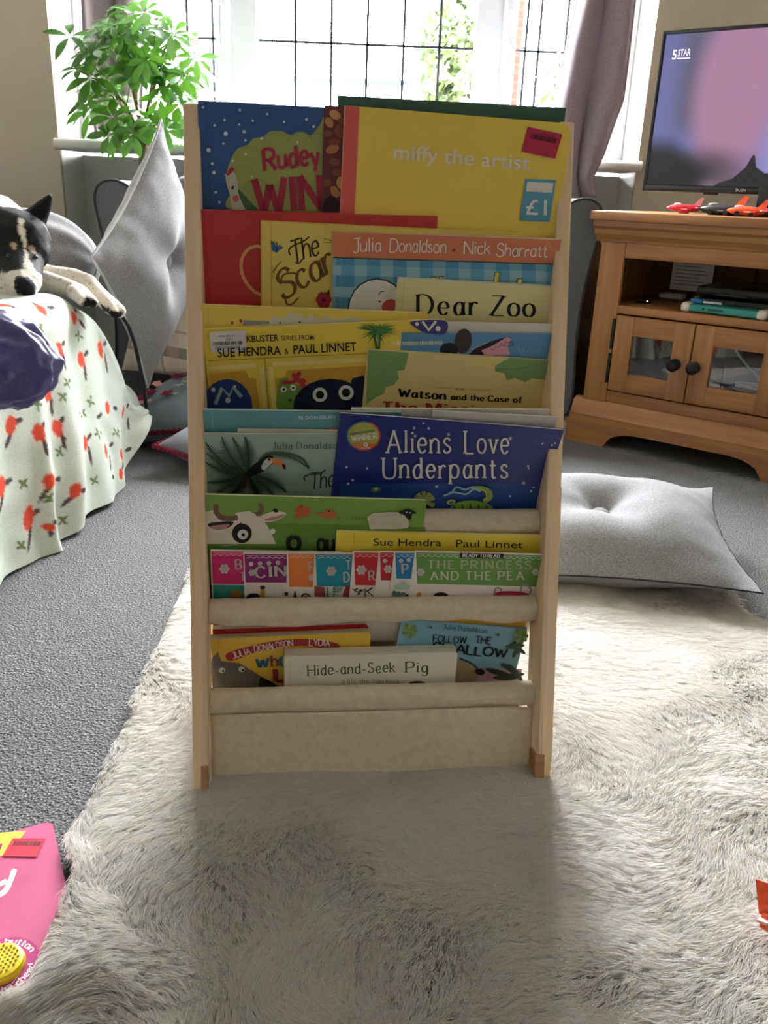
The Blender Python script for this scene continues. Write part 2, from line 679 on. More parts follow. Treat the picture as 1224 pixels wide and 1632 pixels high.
root, mb = window('window_1', OXL, OXR, YG, WZ0, WZ1)
for xm, side in ((XM1, -1), (XM2, 1)):
    mb.box((xm - .048, YG - .03, WZ0 + .04), (xm + .048, YG + .03, WZ1 - .04), M_UPVC, .006)
structure(mb.build('window_frame', root, 40))
mb = MB()
panes = [(OXL + .05, XM1 - .05), (XM1 + .05, XM2 - .05), (XM2 + .05, OXR - .05)]
for k, (a, b) in enumerate(panes):
    mb.box((a, YG - .003, WZ0 + .05), (b, YG + .003, WZ1 - .05), M_GLASS)
structure(mb.build('glass_pane', root))
# opening sashes left and right, each with a handle
for k, (a, b, hx) in enumerate(((panes[0][0], panes[0][1], at_y(374, 40, YG - .06).x), (panes[2][0], panes[2][1], at_y(791, 60, YG - .06).x))):
    mb = MB()
    f = .045
    for p, q in (((a, YG - .05, WZ0 + .05), (b, YG - .008, WZ0 + .05 + f)), ((a, YG - .05, WZ1 - .05 - f), (b, YG - .008, WZ1 - .05)), ((a, YG - .049, WZ0 + .046 + f), (a + f, YG - .009, WZ1 - .046 - f)), ((b - f, YG - .049, WZ0 + .046 + f), (b, YG - .009, WZ1 - .046 - f))):
        mb.box(p, q, M_UPVC, .008)
    sash = structure(mb.build('window_sash', root, 40))
    mb = MB()
    hp = at_y(372 if k == 0 else 791, 14 if k == 0 else 36, YG - .055)
    hx = (b - f * .45) if k == 0 else (a + f * .45)
    hz = hp.z
    mb.box((hx - .016, YG - .062, hz - .03), (hx + .016, YG - .048, hz + .04), M_UPVC, .006)
    mb.ball((hx, YG - .072, hz), (.013, .016, .013), M_UPVC, 2)
    mb.tube([(hx, YG - .078, hz), (hx, YG - .085, hz - .03), (hx + .001, YG - .086, hz - .075), (hx, YG - .084, hz - .115)], [.010, .0095, .009, .006], M_UPVC, 10)
    structure(mb.build('window_handle', sash, 50))
# lead cames
mb = MB()
LY = YG - .006
zh = [at_y(700, 76, LY).z + .262 * k for k in range(-1, 5)]
for (a, b), xs in ((panes[1], [471, 528, 585, 643, 700]), (panes[0], [300, 340]), (panes[2], [837, 858, 900])):
    for x in xs:
        X = at_y(x, 80, LY).x
        mb.box((X - .0046, LY - .002, WZ0 + .05), (X + .0046, LY + .002, WZ1 - .05), M_LEAD)
    for z in zh:
        if WZ0 + .05 < z < WZ1 - .05:
            mb.box((a, LY - .002, z - .004), (b, LY + .002, z + .004), M_LEAD)
structure(mb.build('lead_bars', root))
portal('bay_daylight_portal', ((OXL + OXR) / 2, YG + .07, (WZ0 + WZ1) / 2), (-PI / 2, 0, 0), OXR - OXL, WZ1 - WZ0)

# ---------------------------------------------------------------- outside the bay
M_DRIVE = mat('pale_paving', (190, 188, 184), 0.9, 0.1)
mb = MB()
mb.box((-14, YG + .2, -.5), (14, 30, -.3), M_DRIVE)
structure(mb.build('driveway'))
t = NT('red_brick', 0.85, 0.1)
bk = t.n('ShaderNodeTexBrick', Scale=5.0)
bk.inputs['Color1'].default_value = (*lin((104, 24, 18)), 1)
bk.inputs['Color2'].default_value = (*lin((88, 18, 14)), 1)
bk.inputs['Mortar'].default_value = (*lin((84, 30, 24)), 1)
t.l(t.coords((1, 1, 1), 'Object', (PI / 2, 0, 0)), bk.inputs['Vector'])
t.color(bk.outputs['Color'])
M_BRICK = t.m
xb = at_y(811, 100, 5.2).x
mb = MB()
mb.box((xb - .055, 5.2, -.3), (xb + .07, 5.5, 3.0), M_BRICK)
tag(mb.build('brick_pier'), 'red brick pier standing outside the right window sash', 'pier')
mb = MB()
M_WALLOUT = mat('pale_render', (226, 226, 222), 0.9, 0.1)
za = at_y(500, 131, 9.0).z
x0, x1 = at_y(415, 131, 9.0).x, at_y(655, 131, 9.0).x
mb.box((x0 - 3.5, 9.0, -.3), (x1, 9.2, za), M_WALLOUT)
mb.box((x0 - 3.5, 8.96, za), (x1, 9.24, za + .05), mat('slate_coping', (22, 30, 42), 0.8, 0.2), .01)
tag(mb.build('garden_wall'), 'low pale garden wall with a slate coping seen through the bay window', 'wall')


def leafy_tree(name, c, r, n, label):
    mb = MB()
    ml = mat('tree_leaf', (62, 74, 42), 0.6, 0.2)
    rr = random.Random(3)
    for k in range(n):
        d = Vector((rr.gauss(0, 1), rr.gauss(0, 1), rr.gauss(0, 1))).normalized() * (rr.random() ** .5)
        p = Vector((c[0] + d.x * r[0], c[1] + d.y * r[1], c[2] + d.z * r[2]))
        a = Vector((rr.gauss(0, 1), rr.gauss(0, 1), rr.gauss(0, 1))).normalized()
        b = a.orthogonal()
        s = rr.uniform(.05, .1)
        mb.add([p - a * s, p + b * s * .5, p + a * s, p - b * s * .5], [[0, 1, 2, 3]], ml)
    root = thing(name, label, 'tree', Matrix.Translation((c[0], c[1], -.3)))
    o = mb.build('crown', root)
    o.matrix_parent_inverse = root.matrix_world.inverted()
    mb = MB()
    mb.tube([(0, 0, 0), (.05, 0, c[2] * .5 + .2), (0, 0, c[2] + .5)], [.1, .08, .04], mat('bark', (96, 84, 70), 0.9, 0.1))
    mb.build('trunk', root)


cx = at_y(735, 60, 8.0)
leafy_tree('garden_tree', (cx.x, 8.0, cx.z - .1), (.36, .4, .9), 900, 'pale green leafy tree outside behind the middle window pane')
# ---------------------------------------------------------------- sling bookcase frame of reference
YAW = 0.1167
SE = Vector((math.cos(YAW), math.sin(YAW), 0))           # to the right along the bookcase
SB = Vector((-math.sin(YAW), math.cos(YAW), 0))          # to the back
SL = (SB * 0.1868 + Vector((0, 0, 0.7533))).normalized()  # up the sloping front
SN = SE.cross(SL)                                        # out of the sloping front
M_CASE = basis(SE, SL, SN, Vector((0, 0, 0)))            # local x, v, w
M_CASEI = M_CASE.inverted()


def case_px(x, y, wv=0.0):
    q = M_CASEI @ on_plane(x, y, SN * wv, SN)
    return q.x, q.y


PINE = [(0.25, (214, 184, 142)), (0.5, (232, 205, 166)), (0.75, (240, 217, 182))]
M_PINE = wood('pale_pine', PINE, 'y', 0.9, 0.5, 0.3, 0.06)
M_PINE_END = wood('pine_end_grain', [(0.3, (150, 112, 70)), (0.7, (190, 152, 104))], 'x', 1.5, 0.6, 0.2)
t = NT('natural_canvas', 0.9, 0.12)
v = t.coords()
wv1 = t.n('ShaderNodeTexWave', Scale=420.0, Distortion=0.8)
wv1.bands_direction = 'X'
wv2 = t.n('ShaderNodeTexWave', Scale=420.0, Distortion=0.8)
wv2.bands_direction = 'Y'
t.l(v, wv1.inputs['Vector'])
t.l(v, wv2.inputs['Vector'])
ad = t.n('ShaderNodeMath', operation='ADD')
t.l(wv1.outputs['Fac'], ad.inputs[0])
t.l(wv2.outputs['Fac'], ad.inputs[1])
t.color(t.ramp(t.noise(v, 90, 5, 0.7), [(0.3, (207, 194, 170)), (0.7, (226, 214, 192))]))
t.bump(ad.outputs[0], 0.12, 0.0006)
t.bump(t.noise(v, 14, 4, 0.55), 0.4, 0.006)
M_CANVAS = t.m

case = thing('sling_bookcase', 'pale pine bookcase with beige canvas slings full of picture books on the fur rug', 'bookcase', basis(SE, SB, Vector((0, 0, 1)), Vector((0, 0, 0))))
CASE_I = case.matrix_world.inverted()
TO_CASE = CASE_I @ M_CASE          # slope coordinates -> case local
UI, UO, VT = .1972, .2145, .775
for s in (-1, 1):
    a, b = (UI, UO) if s > 0 else (-UO, -UI)
    mb = MB()
    seam = .3655
    mb.box((a, .002, -.055), (b, VT, 0), M_PINE, .0018)
    mb.box((a + .0045 if s > 0 else a, .03, -.0005), (b if s > 0 else b - .0045, seam, .0006), M_PINE)
    post = mb.build('front_post', case)
    post.matrix_local = TO_CASE
    mb = MB()
    mb.box((a - (.004 if s > 0 else -.0), .0, -.05), (a + .0085, .040, .0012), M_PINE_END, .001) if s > 0 else mb.box((b - .0085, .0, -.05), (b, .040, .0012), M_PINE_END, .001)
    fb = mb.build('foot_block', post)
    # upright rear leg and floor runner
    topb = (SL * VT).dot(SB)
    mb = MB()
    mb.box((a, topb + .012, .0), (b, topb + .062, .745), M_PINE, .002)
    mb.build('rear_leg', case)
    mb = MB()
    mb.box((a, .062, .012), (b, topb + .012, .05), M_PINE, .002)
    mb.build('floor_runner', case)

# rails wrapped in canvas, with the sling behind each
rails = [(case_px(600, 1119, -.018)[1], -.035), (case_px(600, 977, -.018)[1], -.035), (case_px(600, 835, -.018)[1], -.035)]
dv = (rails[2][0] - rails[0][0]) / 2
rails += [(rails[2][0] + dv * k, -.035 - .03 * k) for k in (1, 2, 3)]
for i, (rv, rw) in enumerate(rails):
    R = .0158

    def roll(a, b, rv=rv, rw=rw, i=i):
        x = -.1965 + .393 * a
        an = b * 2 * PI
        e = min(a, 1 - a) * 2
        k = noise.noise(Vector((x * 22, an * .8, i * 7.3)))
        k2 = noise.noise(Vector((x * 60, an * 2.2, i * 3.1)))
        sag = (.0030 * math.cos(x * 21 + i * 2) + .0035 * k) * max(0, -math.sin(an)) ** 2 * (1 if e > .03 else .4)
        r = R + .0007 * k2 + .0006 * k + sag
        return (x, rv + r * math.sin(an), rw + r * math.cos(an))
    mb = MB()
    mb.grid(roll, 120, 28, M_CANVAS)
    o = mb.build('rail_roll', case, 60)
    o.matrix_local = TO_CASE
    # sling pocket: from the back of this roll down and up to the rail above
    nv = rails[i + 1] if i + 1 < len(rails) else (rv + dv, rw - .03)
    deep = .058
    wd = .186 if i == 0 else .192
    P = catmull([(rw - R, rv), *([(rw - R - .006, rv - .03), (rw - .045, rv - deep), (rw - .072, rv - .03)] if i == 0 else [(rw - .032, rv - .005), (rw - .052, rv - .017), (rw - .076, rv - .020)]), (min(rw - .082, nv[1] - .055), rv + .03), (nv[1] - .045, nv[0])], 7)
    mb = MB()
    mb.grid(lambda a, b: (wd * (2 * a - 1), P[int(round(b * (len(P) - 1)))].y, P[int(round(b * (len(P) - 1)))].x), 24, len(P) - 1, M_CANVAS)
    o = mb.build('canvas_sling', case, 80)
    o.matrix_local = TO_CASE
# hanging front panel
z0 = case_px(600, 1258, -.024)[1]


def panel(a, b):
    x = -.1955 + .391 * a
    lo = .0085 - .004 * a + .0012 * math.sin(a * 9)
    hi = rails[0][0] - .012
    v = lo + (hi - lo) * b
    return (x, v, -.023 + .0015 * math.sin(x * 19 + 1) * (1 - b) + .0018 * noise.noise(Vector((x * 14, v * 16, 2))))


mb = MB()
mb.grid(panel, 70, 24, M_CANVAS)
o = mb.build('front_panel', case, 80)
o.matrix_local = TO_CASE
md = o.modifiers.new('thickness', 'SOLIDIFY')
md.thickness = .0015

# ---------------------------------------------------------------- books
M_PAGES = NT('page_edges', 0.85, 0.1)
vv = M_PAGES.coords((40, 40, 2600))
M_PAGES.color(M_PAGES.ramp(M_PAGES.noise(vv, 1.0, 2), [(0.35, (206, 198, 178)), (0.65, (240, 234, 218))]))
M_PAGES = M_PAGES.m
ROWS = {  # picture point on the sloping front, distance out of it, forward tilt
    1: (610, 175, .022, 1.0), 2: (610, 450, -.005, 8.0), 3: (610, 563, -.010, 12.0), 4: (610, 672, .013, 15.0),
    5: (500, 793, .002, 11.0), 6: (610, 880, -.008, 12.0), 7: (590, 1035, -.031, 6.0)}
BOOKGROUP = 'picture books in the sling bookcase'


class Book:
    def __init__(s, name, label, row, off, TL, TR, drop, thick, rgb, kind='paper', radii=(0, 0, 0, 0), rough=0.38, spine=None, flare=0.0, cat='book', plane=None):
        s.kind, s.thick, s.drop, s.flare = kind, thick, drop, flare
        if plane is None:
            px, py, w0, tilt = ROWS[row]
            tl = math.radians(tilt)
            V = Vector((0, 0, 1)) * math.cos(tl) - SB * math.sin(tl)
            n = SE.cross(V)
            A = on_plane(px, py, SN * w0, SN) + n * off
        else:
            A, n = plane
        a, b = on_plane(*TL, A, n), on_plane(*TR, A, n)
        u = (b - a).normalized()
        v = n.cross(u)
        s.W = (b - a).length
        s.M = basis(u, v, n, a + u * (s.W / 2) - v * drop)
        s.MI = s.M.inverted()
        s.A, s.n = A, n
        s.root = thing(name, label, cat, s.M, BOOKGROUP if plane is None else None)
        s.art = MB()
        s.tc = .0022 if kind in ('hard', 'board') else .0005
        s.mc = mat('cover_print', haze_tone(rgb), rough, 0.35)
        s.rad = radii
        s.rgb = rgb
        s.spine = spine
        out = rounded(s.W, drop, radii, -s.W / 2, 0)
        s.art.prism(out, -s.tc, 0, s.mc, None, mat('board_edge', (236, 230, 220), .7, .2) if kind == 'board' else None)
        s.layer = 0
        s.extra = []

    def lp(s, p):
        q = s.MI @ on_plane(p[0], p[1], s.A, s.n)
        return q.x, q.y

    def poly(s, pts, rgb, smooth=False, lift=None, mb=None, m=None):
        if smooth:
            pts = catmull(pts, 5, True)
        if lift is None:
            s.layer += 1
            lift = s.layer * .00004 + .00010
        m = m or ink(*rgb)
        (mb or s.art).add([(*s.lp(p), lift) for p in pts], [list(range(len(pts)))], m)

    def polys(s, pls, rgb, lift=None, mb=None):
        if lift is None:
            s.layer += 1
            lift = s.layer * .00004 + .00010
        m = ink(*rgb)
        for pts in pls:
            (mb or s.art).add([(*s.lp(p), lift) for p in pts], [list(range(len(pts)))], m)

    def ell(s, cx, cy, rx, ry, rgb, rot=0.0, n=20, mb=None, lift=None):
        c, sn = math.cos(math.radians(rot)), math.sin(math.radians(rot))
        s.poly([(cx + rx * math.cos(2 * PI * k / n) * c - ry * math.sin(2 * PI * k / n) * sn, cy + rx * math.cos(2 * PI * k / n) * sn + ry * math.sin(2 * PI * k / n) * c) for k in range(n)], rgb, mb=mb, lift=lift)

    def line(s, pts, wd, rgb, smooth=True, closed=False):
        P = [tuple(q) for q in (catmull(pts, 5, closed) if smooth else [Vector(p) for p in pts])]
        if closed:
            P.append(P[0])
        s.polys(pen_polys(P, wd, wd), rgb)

    def pen(s, txt, x0, y0, x1, y1, h, rgb, wv=.13, wh=.09, serif=0.0, slant=0.0, gap=.16, jit=0.0, arc=0.0, mb=None, lift=None, seed=1):
        pl, adv = pen_text(txt, wv, wh, serif, gap, slant, jit, seed)
        s.polys(warp_line(pl, adv, x0, y0, x1, y1, h, arc), rgb, mb=mb, lift=lift)

    def sans(s, txt, x0, y0, x1, y1, h, rgb, bold=0.0, mb=None, lift=None, arc=0.0):
        pl, adv = plain_text(txt, bold)
        s.polys(warp_line(pl, adv, x0, y0, x1, y1, h, arc), rgb, mb=mb, lift=lift)

    def sticker(s, name, quad, rgb, label):
        mb = MB()
        s.poly(quad, rgb, mb=mb, lift=.0011)
        s.extra.append((name, mb, label))
        return mb

    def bars(s, mb, quad, n, rgb, seed=2, lift=.0013):
        """a bar code of uneven vertical strokes inside the quad"""
        r = random.Random(seed)
        a, b, c, d = [Vector(p) for p in quad]
        t = 0.0
        while t < .97:
            w = r.choice((.4, .6, 1.0)) / n
            p, q = a.lerp(b, t), a.lerp(b, min(1, t + w))
            p2, q2 = d.lerp(c, t), d.lerp(c, min(1, t + w))
            s.polys([[tuple(p), tuple(q), tuple(q2), tuple(p2)]], rgb, mb=mb, lift=lift)
            t += w + r.choice((.4, .7)) / n

    def deform(s, o):
        if not s.flare:
            return
        bm = bmesh.new()
        bm.from_mesh(o.data)
        for k in range(1, 10):
            bmesh.ops.bisect_plane(bm, geom=bm.verts[:] + bm.edges[:] + bm.faces[:], plane_co=((k / 10 - .5) * s.W, 0, 0), plane_no=(1, 0, 0))
        for k in range(1, 8):
            bmesh.ops.bisect_plane(bm, geom=bm.verts[:] + bm.edges[:] + bm.faces[:], plane_co=(0, k / 8 * s.drop, 0), plane_no=(0, 1, 0))
        for v in bm.verts:
            tt = max(0, v.co.x / s.W + .5)
            v.co.z += s.flare * tt ** 2 * (v.co.y / s.drop) ** 2
        bm.to_mesh(o.data)
        bm.free()

    def done(s):
        W, H, t, tc = s.W, s.drop, s.thick, s.tc
        o = s.art.build('front_cover', s.root)
        s.deform(o)
        ins = .003 if s.kind == 'hard' else (.0 if s.kind == 'board' else .0004)
        mb = MB()
        mb.prism(rounded(W - ins * 1.3, H - ins, s.rad, -W / 2 + ins * .3, 0), -(t - tc), -tc, M_PAGES)
        s.deform(mb.build('page_block', s.root))
        mb = MB()
        mb.prism(rounded(W, H, s.rad, -W / 2, 0), -t, -(t - tc), s.mc)
        s.deform(mb.build('back_cover', s.root))
        if s.kind == 'hard' or s.spine:
            mb = MB()
            mb.box((-W / 2 - .0015, 0, -t), (-W / 2, H, 0), mat('cover_print', haze_tone(s.spine or s.rgb), 0.4, 0.35))
            s.deform(mb.build('spine', s.root))
        for nm, mb, lab in s.extra:
            k = mb.build(nm, s.root)
            s.deform(k)
            if lab:
                k['label'] = lab
        return s
def Z(ox, oy, sc):
    return lambda *a: [(ox + a[i] / sc, oy + a[i + 1] / sc) for i in range(0, len(a), 2)]


z3, z4 = Z(290, 140, 3.709), Z(600, 140, 3.709)
z5, z6 = Z(300, 460, 3.825), Z(600, 460, 3.709)
z7, z8 = Z(300, 770, 3.825), Z(600, 770, 3.709)
z9, z10 = Z(300, 970, 3.825), Z(600, 970, 3.709)
WHITE, BLACK = (236, 232, 222), (18, 18, 20)


def seg(q):
    return q[0][0], q[0][1], q[1][0], q[1][1]


# ======== top pocket
b = Book('picture_book', 'dark green hardback at the very back of the top pocket, only its top edge showing', 1, -.026, (541, 152), (902, 172), .17, .008, (52, 92, 76), 'hard')
b.done()

b = Book('picture_book', 'snowy midnight blue picture book with red lettering, top left of the bookcase', 1, -.0165, (314.5, 160), (548, 172.5), .165, .008, (44, 84, 146), 'paper')
b.line(z3(140, 100, 168, 720), .7, (30, 62, 116), False)
sp = z3(300, 722, 285, 620, 270, 560, 262, 510, 290, 420, 330, 360, 390, 335, 420, 300, 480, 290, 520, 258, 590, 256, 640, 278, 700, 258, 760, 280, 810, 225, 850, 205, 850, 722)
b.poly(sp, (158, 166, 84), True)
for cx, cy, r in ((395, 420, 70), (560, 340, 75), (700, 330, 70), (800, 330, 60), (360, 520, 60), (440, 620, 80)):
    q = z3(*[c for k in range(8) for c in (cx + r * math.cos(PI + .2 + k * .38), cy + r * math.sin(PI + .2 + k * .38))])
    b.line(q, .8, (128, 138, 66))
b.poly(z3(262, 510, 300, 490, 330, 560, 335, 620, 380, 690, 360, 722, 300, 722, 285, 640, 262, 560), (196, 190, 166), True)
b.poly(z3(290, 470, 310, 480, 280, 515, 262, 512), (176, 44, 60), True)
b.ell(*z3(318, 655)[0], 5, 5.5, (206, 92, 92))
b.ell(*z3(300, 590)[0], 2, 3.4, (60, 60, 70), 20)
b.poly(z3(330, 600, 420, 690, 450, 722, 380, 722), (70, 104, 60), True)
b.pen('Rudey', *seg(z3(490, 488, 812, 448)), 33, (178, 44, 72), .21, .17, 0, .04, .17, .05)
b.pen('WIN', *seg(z3(440, 740, 828, 715)), 54, (170, 38, 64), .22, .17, 0, 0, .2, .03)
for x, y, r in ((125, 115, 8), (342, 132, 8), (252, 190, 8), (194, 222, 8), (339, 218, 7), (419, 195, 7), (505, 155, 7), (604, 202, 7), (736, 187, 9), (779, 229, 8), (259, 271, 13), (367, 260, 10), (375, 310, 7), (473, 299, 8), (245, 330, 7), (158, 368, 13), (376, 391, 7), (180, 448, 9), (300, 432, 7), (189, 501, 11), (256, 513, 5), (414, 525, 6), (201, 617, 8), (222, 676, 7), (683, 322, 7)):
    b.ell(*z3(x, y)[0], r / 3.7, r / 3.7, (220, 222, 226), 0, 10)
b.done()

b = Book('picture_book', 'slim book with a brown baked-bean cover between the blue book and the red-spined yellow one', 1, -.0118, (517, 167.5), (700, 181), .165, .0042, (104, 44, 48))
for x, y, rx, ry, a, c in ((905, 160, 38, 26, 40, 0), (870, 205, 34, 24, 60, 1), (930, 260, 40, 26, 70, 2), (865, 270, 26, 20, 0, 2), (890, 362, 40, 26, -20, 1), (905, 440, 34, 24, 10, 2), (920, 500, 34, 22, 0, 2), (935, 560, 36, 22, 90, 0), (905, 615, 38, 24, 60, 1), (860, 560, 26, 22, 0, 2), (945, 200, 26, 20, 30, 2), (900, 320, 34, 20, 0, 2)):
    b.ell(*z3(x, y)[0], rx / 3.7, ry / 3.7, ((206, 148, 92), (188, 124, 78), (140, 70, 52))[c], a)
b.poly(z3(835, 722, 840, 670, 880, 640, 930, 670, 950, 722), (48, 26, 34), True)
b.done()

b = Book('board_book', 'yellow board book with a red spine strip, white title and blue one-pound sticker, top right', 1, 0, (550, 168), (911, 197), .165, .0112, (240, 208, 72), 'board', (0, 0, .011, 0), .32)
b.poly([(550.6, 168.6), (573.5, 170.5), (565.5, 340), (540, 480), (530, 480), (544, 337)][:3] + [(562, 420), (538.5, 420)], (222, 84, 80))
b.line([(572, 171), (563, 400)], .8, (206, 160, 60), False)
b.sans('miffy the artist', *seg(z4(100, 420, 905, 487)), 24.5, (238, 230, 214), .012)
mb = b.sticker('price_sticker', z4(893, 230, 1097, 275, 1055, 420, 857, 375), (186, 38, 72), 'red price sticker with a black bar code')
b.bars(mb, z4(912, 268, 1072, 302, 1063, 332, 903, 297), 26, (40, 16, 30))
b.bars(mb, z4(950, 262, 1045, 284, 1044, 290, 949, 268), 16, (96, 28, 52), 9)
mb = b.sticker('price_sticker', z4(878, 537, 1060, 545, 1022, 792, 845, 785), (86, 158, 186), 'blue sticker with a white panel and the price')
b.poly(z4(890, 556, 1045, 562, 1037, 620, 883, 612), (232, 226, 214), mb=mb, lift=.0013)
b.sans('\u00a31', *seg(z4(880, 748, 1005, 752)), 25, (238, 234, 222), .01, mb=mb, lift=.0013)
b.done()

# ======== second pocket
b = Book('picture_book', 'plain red hardback with a gold loop, left end of the second pocket', 2, -.0225, (317, 335), (698, 345), .15, .008, (196, 50, 54), 'hard', rough=.45)
b.line(z3(128, 725, 165, 1270), .9, (170, 38, 44), False)
b.line(z3(475, 945, 440, 936, 390, 955, 355, 1010, 352, 1080, 380, 1150, 430, 1205, 480, 1228), 5.2, (222, 158, 96))
b.done()

b = Book('picture_book', 'pale yellow hardback with a blue butterfly and curly brown lettering beside the red book', 2, -.0145, (418, 353), (836, 373), .14, .008, (230, 204, 88), 'hard', spine=(220, 192, 70))
b.line(z3(525, 800, 528, 1285), 1.2, (200, 172, 60), False)
b.pen('The', *seg(z3(655, 1040, 812, 985)), 35, (66, 50, 22), .12, .07, 0, .3, .1, .03)
b.line(z3(640, 990, 632, 960, 655, 935, 720, 905, 752, 880), 2.4, (66, 50, 22))
b.line(z3(668, 1030, 690, 1038, 715, 1010), 2.2, (66, 50, 22))
b.pen('Scare', *seg(z3(600, 1250, 985, 1035)), 43, (120, 84, 34), .14, .08, 0, .2, .12, .03)
b.line(z3(580, 1160, 600, 1105, 660, 1095, 690, 1110), 2.8, (120, 84, 34))
b.line(z3(612, 1250, 620, 1275, 650, 1278, 690, 1240), 2.8, (120, 84, 34))
b.poly(z3(526, 905, 548, 915, 560, 945, 575, 925, 600, 945, 575, 958, 562, 975, 530, 958), (60, 104, 160))
b.line(z3(560, 910, 562, 965), 1.4, (40, 40, 40), False)
for k in range(5):
    b.line(z3(530 + k * 10, 1105 - k * 14, 545 + k * 10, 1062 - k * 10), .9, (120, 104, 50), False)
b.line(z3(530, 1135, 560, 1060, 592, 1025), .8, (110, 94, 40))
b.line(z3(840, 890, 885, 905), 1.2, (150, 130, 60), False)
b.line(z3(838, 912, 885, 915), 1.0, (150, 130, 60), False)
for k in range(6):
    b.ell(*z3(838 + 26 * math.cos(k * 1.05), 1252 + 28 * math.sin(k * 1.05))[0], 6, 6, (168, 40, 62))
b.ell(*z3(838, 1252)[0], 3.2, 3.2, (80, 20, 30))
b.poly(z3(845, 1222, 870, 1190, 876, 1228), (50, 70, 40))
b.done()

b = Book('picture_book', 'worn picture book with an orange author band over blue gingham and a white bird', 2, -.0103, (531, 369), (895.5, 381), .14, .0036, (214, 186, 150))
OR = (216, 124, 84)
b.poly(z3(895, 852) + z4(1092, 900, 1066, 1040) + z3(893, 1000), OR)
b.poly(z3(893, 1003) + z4(1066, 1043, 1050, 1190, 1040, 1330) + z3(890, 1335), (116, 176, 200))
for k in range(12):            # gingham checks
    x = 945 + k * 151.5 if k < 2 else None
for k, (a, c) in enumerate(((536, 543), (544, 565), (585, 606), (627, 648), (669, 690), (710, 731), (750, 771), (791, 812), (832, 853), (871, 886))):
    y0 = 412 + (a - 531) * .029
    b.poly([(a, y0 - 1), (c, y0), (c - 1, 490), (a - 1, 490)], (76, 150, 190))
for y in (427, 462):
    b.poly([(530.5, y - 5), (889, y + 6), (887, y + 22), (530.5, y + 11)], (150, 194, 208))
for a, c in ((544, 565), (585, 606), (627, 648), (669, 690), (710, 731), (750, 771), (791, 812), (832, 853), (871, 887)):
    y0 = 420 + (a - 531) * .03
    b.poly([(a, y0 + 2), (c, y0 + 2.6), (c, y0 + 18.6), (a, y0 + 18)], (100, 172, 204))
b.line(z3(893, 1002) + z4(1066, 1042), 1.4, (60, 40, 46), False)
b.ell(601, 492, 46.5, 49, BLACK)
b.ell(601, 492.6, 45, 47.6, (238, 234, 224))
b.line(z4(12, 1225, 25, 1205, 46, 1200), 1.2, BLACK)
b.ell(*z4(18, 1262)[0], 1.5, 1.5, BLACK)
b.poly(z4(30, 1300, 50, 1260, 90, 1248, 128, 1270, 128, 1310, 60, 1330), (206, 84, 70), True)
b.pen('Julia', *seg(z3(1012, 970, 1176, 962)), 22, WHITE, .1, .09, 0, .05, .14, .05)
b.pen('Donaldson', *seg(z4(78, 968, 408, 975)), 21, WHITE, .1, .09, 0, .05, .13, .05)
b.pen('Nick', *seg(z4(516, 980, 672, 982)), 20, WHITE, .1, .09, 0, .05, .13, .05)
b.pen('Sharratt', *seg(z4(708, 992, 1005, 1000)), 20, WHITE, .1, .09, 0, .05, .12, .05)
b.ell(*z4(455, 957)[0], 2, 2, (120, 40, 40))
for x, y, w in ((700, 1090, 26), (372, 1115, 20), (320, 1118, 34), (835, 1128, 26)):
    b.poly(z4(x - 3, y - 4, x + w + 3, y - 4, x + w - 10, 1190, x - 14, 1190), BLACK)
    b.poly(z4(x, y, x + w, y, x + w - 13, 1190, x - 11, 1190), (228, 206, 84))
b.line(z4(975, 905, 1010, 930, 1040, 960), .8, (226, 170, 130))
b.line(z4(1000, 900, 1060, 965, 1085, 985), .8, (226, 170, 130))
b.line(z4(512, 925, 512, 1005), .7, (232, 160, 120), False)
b.done()

b = Book('board_book', 'small cream board book with big black serif title, right end of the second pocket', 2, 0, (635, 444), (883.5, 457.5), .13, .0100, (234, 222, 158), 'board', (0, 0, .004, .002), .3)
b.line(z4(165, 1150, 150, 1320), .8, (210, 196, 130), False)
b.pen('Dear', *seg(z6(238, 152, 600, 157)), 31.5, (24, 26, 26), .16, .05, .09, 0, .2)
b.pen('Zoo', *seg(z6(672, 158, 938, 166)), 31.5, (24, 26, 26), .16, .05, .09, 0, .12)
b.done()

# ======== third pocket
b = Book('picture_book', 'yellow picture book with a white cloud, back left of the third pocket', 3, -.0092, (319.8, 485.5), (682, 499), .14, .0036, (232, 206, 72))
b.poly(z5(500, 190, 520, 170, 570, 178, 620, 152, 680, 155, 710, 178, 760, 165, 790, 185, 850, 172, 900, 190, 960, 178, 1060, 190, 1090, 260, 500, 260), (214, 206, 178), True)
b.ell(*z5(268, 208)[0], 2.2, 3, (196, 70, 44))
b.ell(*z5(320, 196)[0], 2.4, 3, (196, 70, 44))
b.poly(z5(335, 192, 495, 198, 495, 214, 335, 222), (150, 150, 146))
b.ell(*z5(560, 208)[0], 1.4, 1.4, BLACK)
b.ell(*z5(680, 204)[0], 1.4, 1.4, BLACK)
b.line(z5(120, 100, 126, 240), .6, (210, 182, 50), False)
b.done()

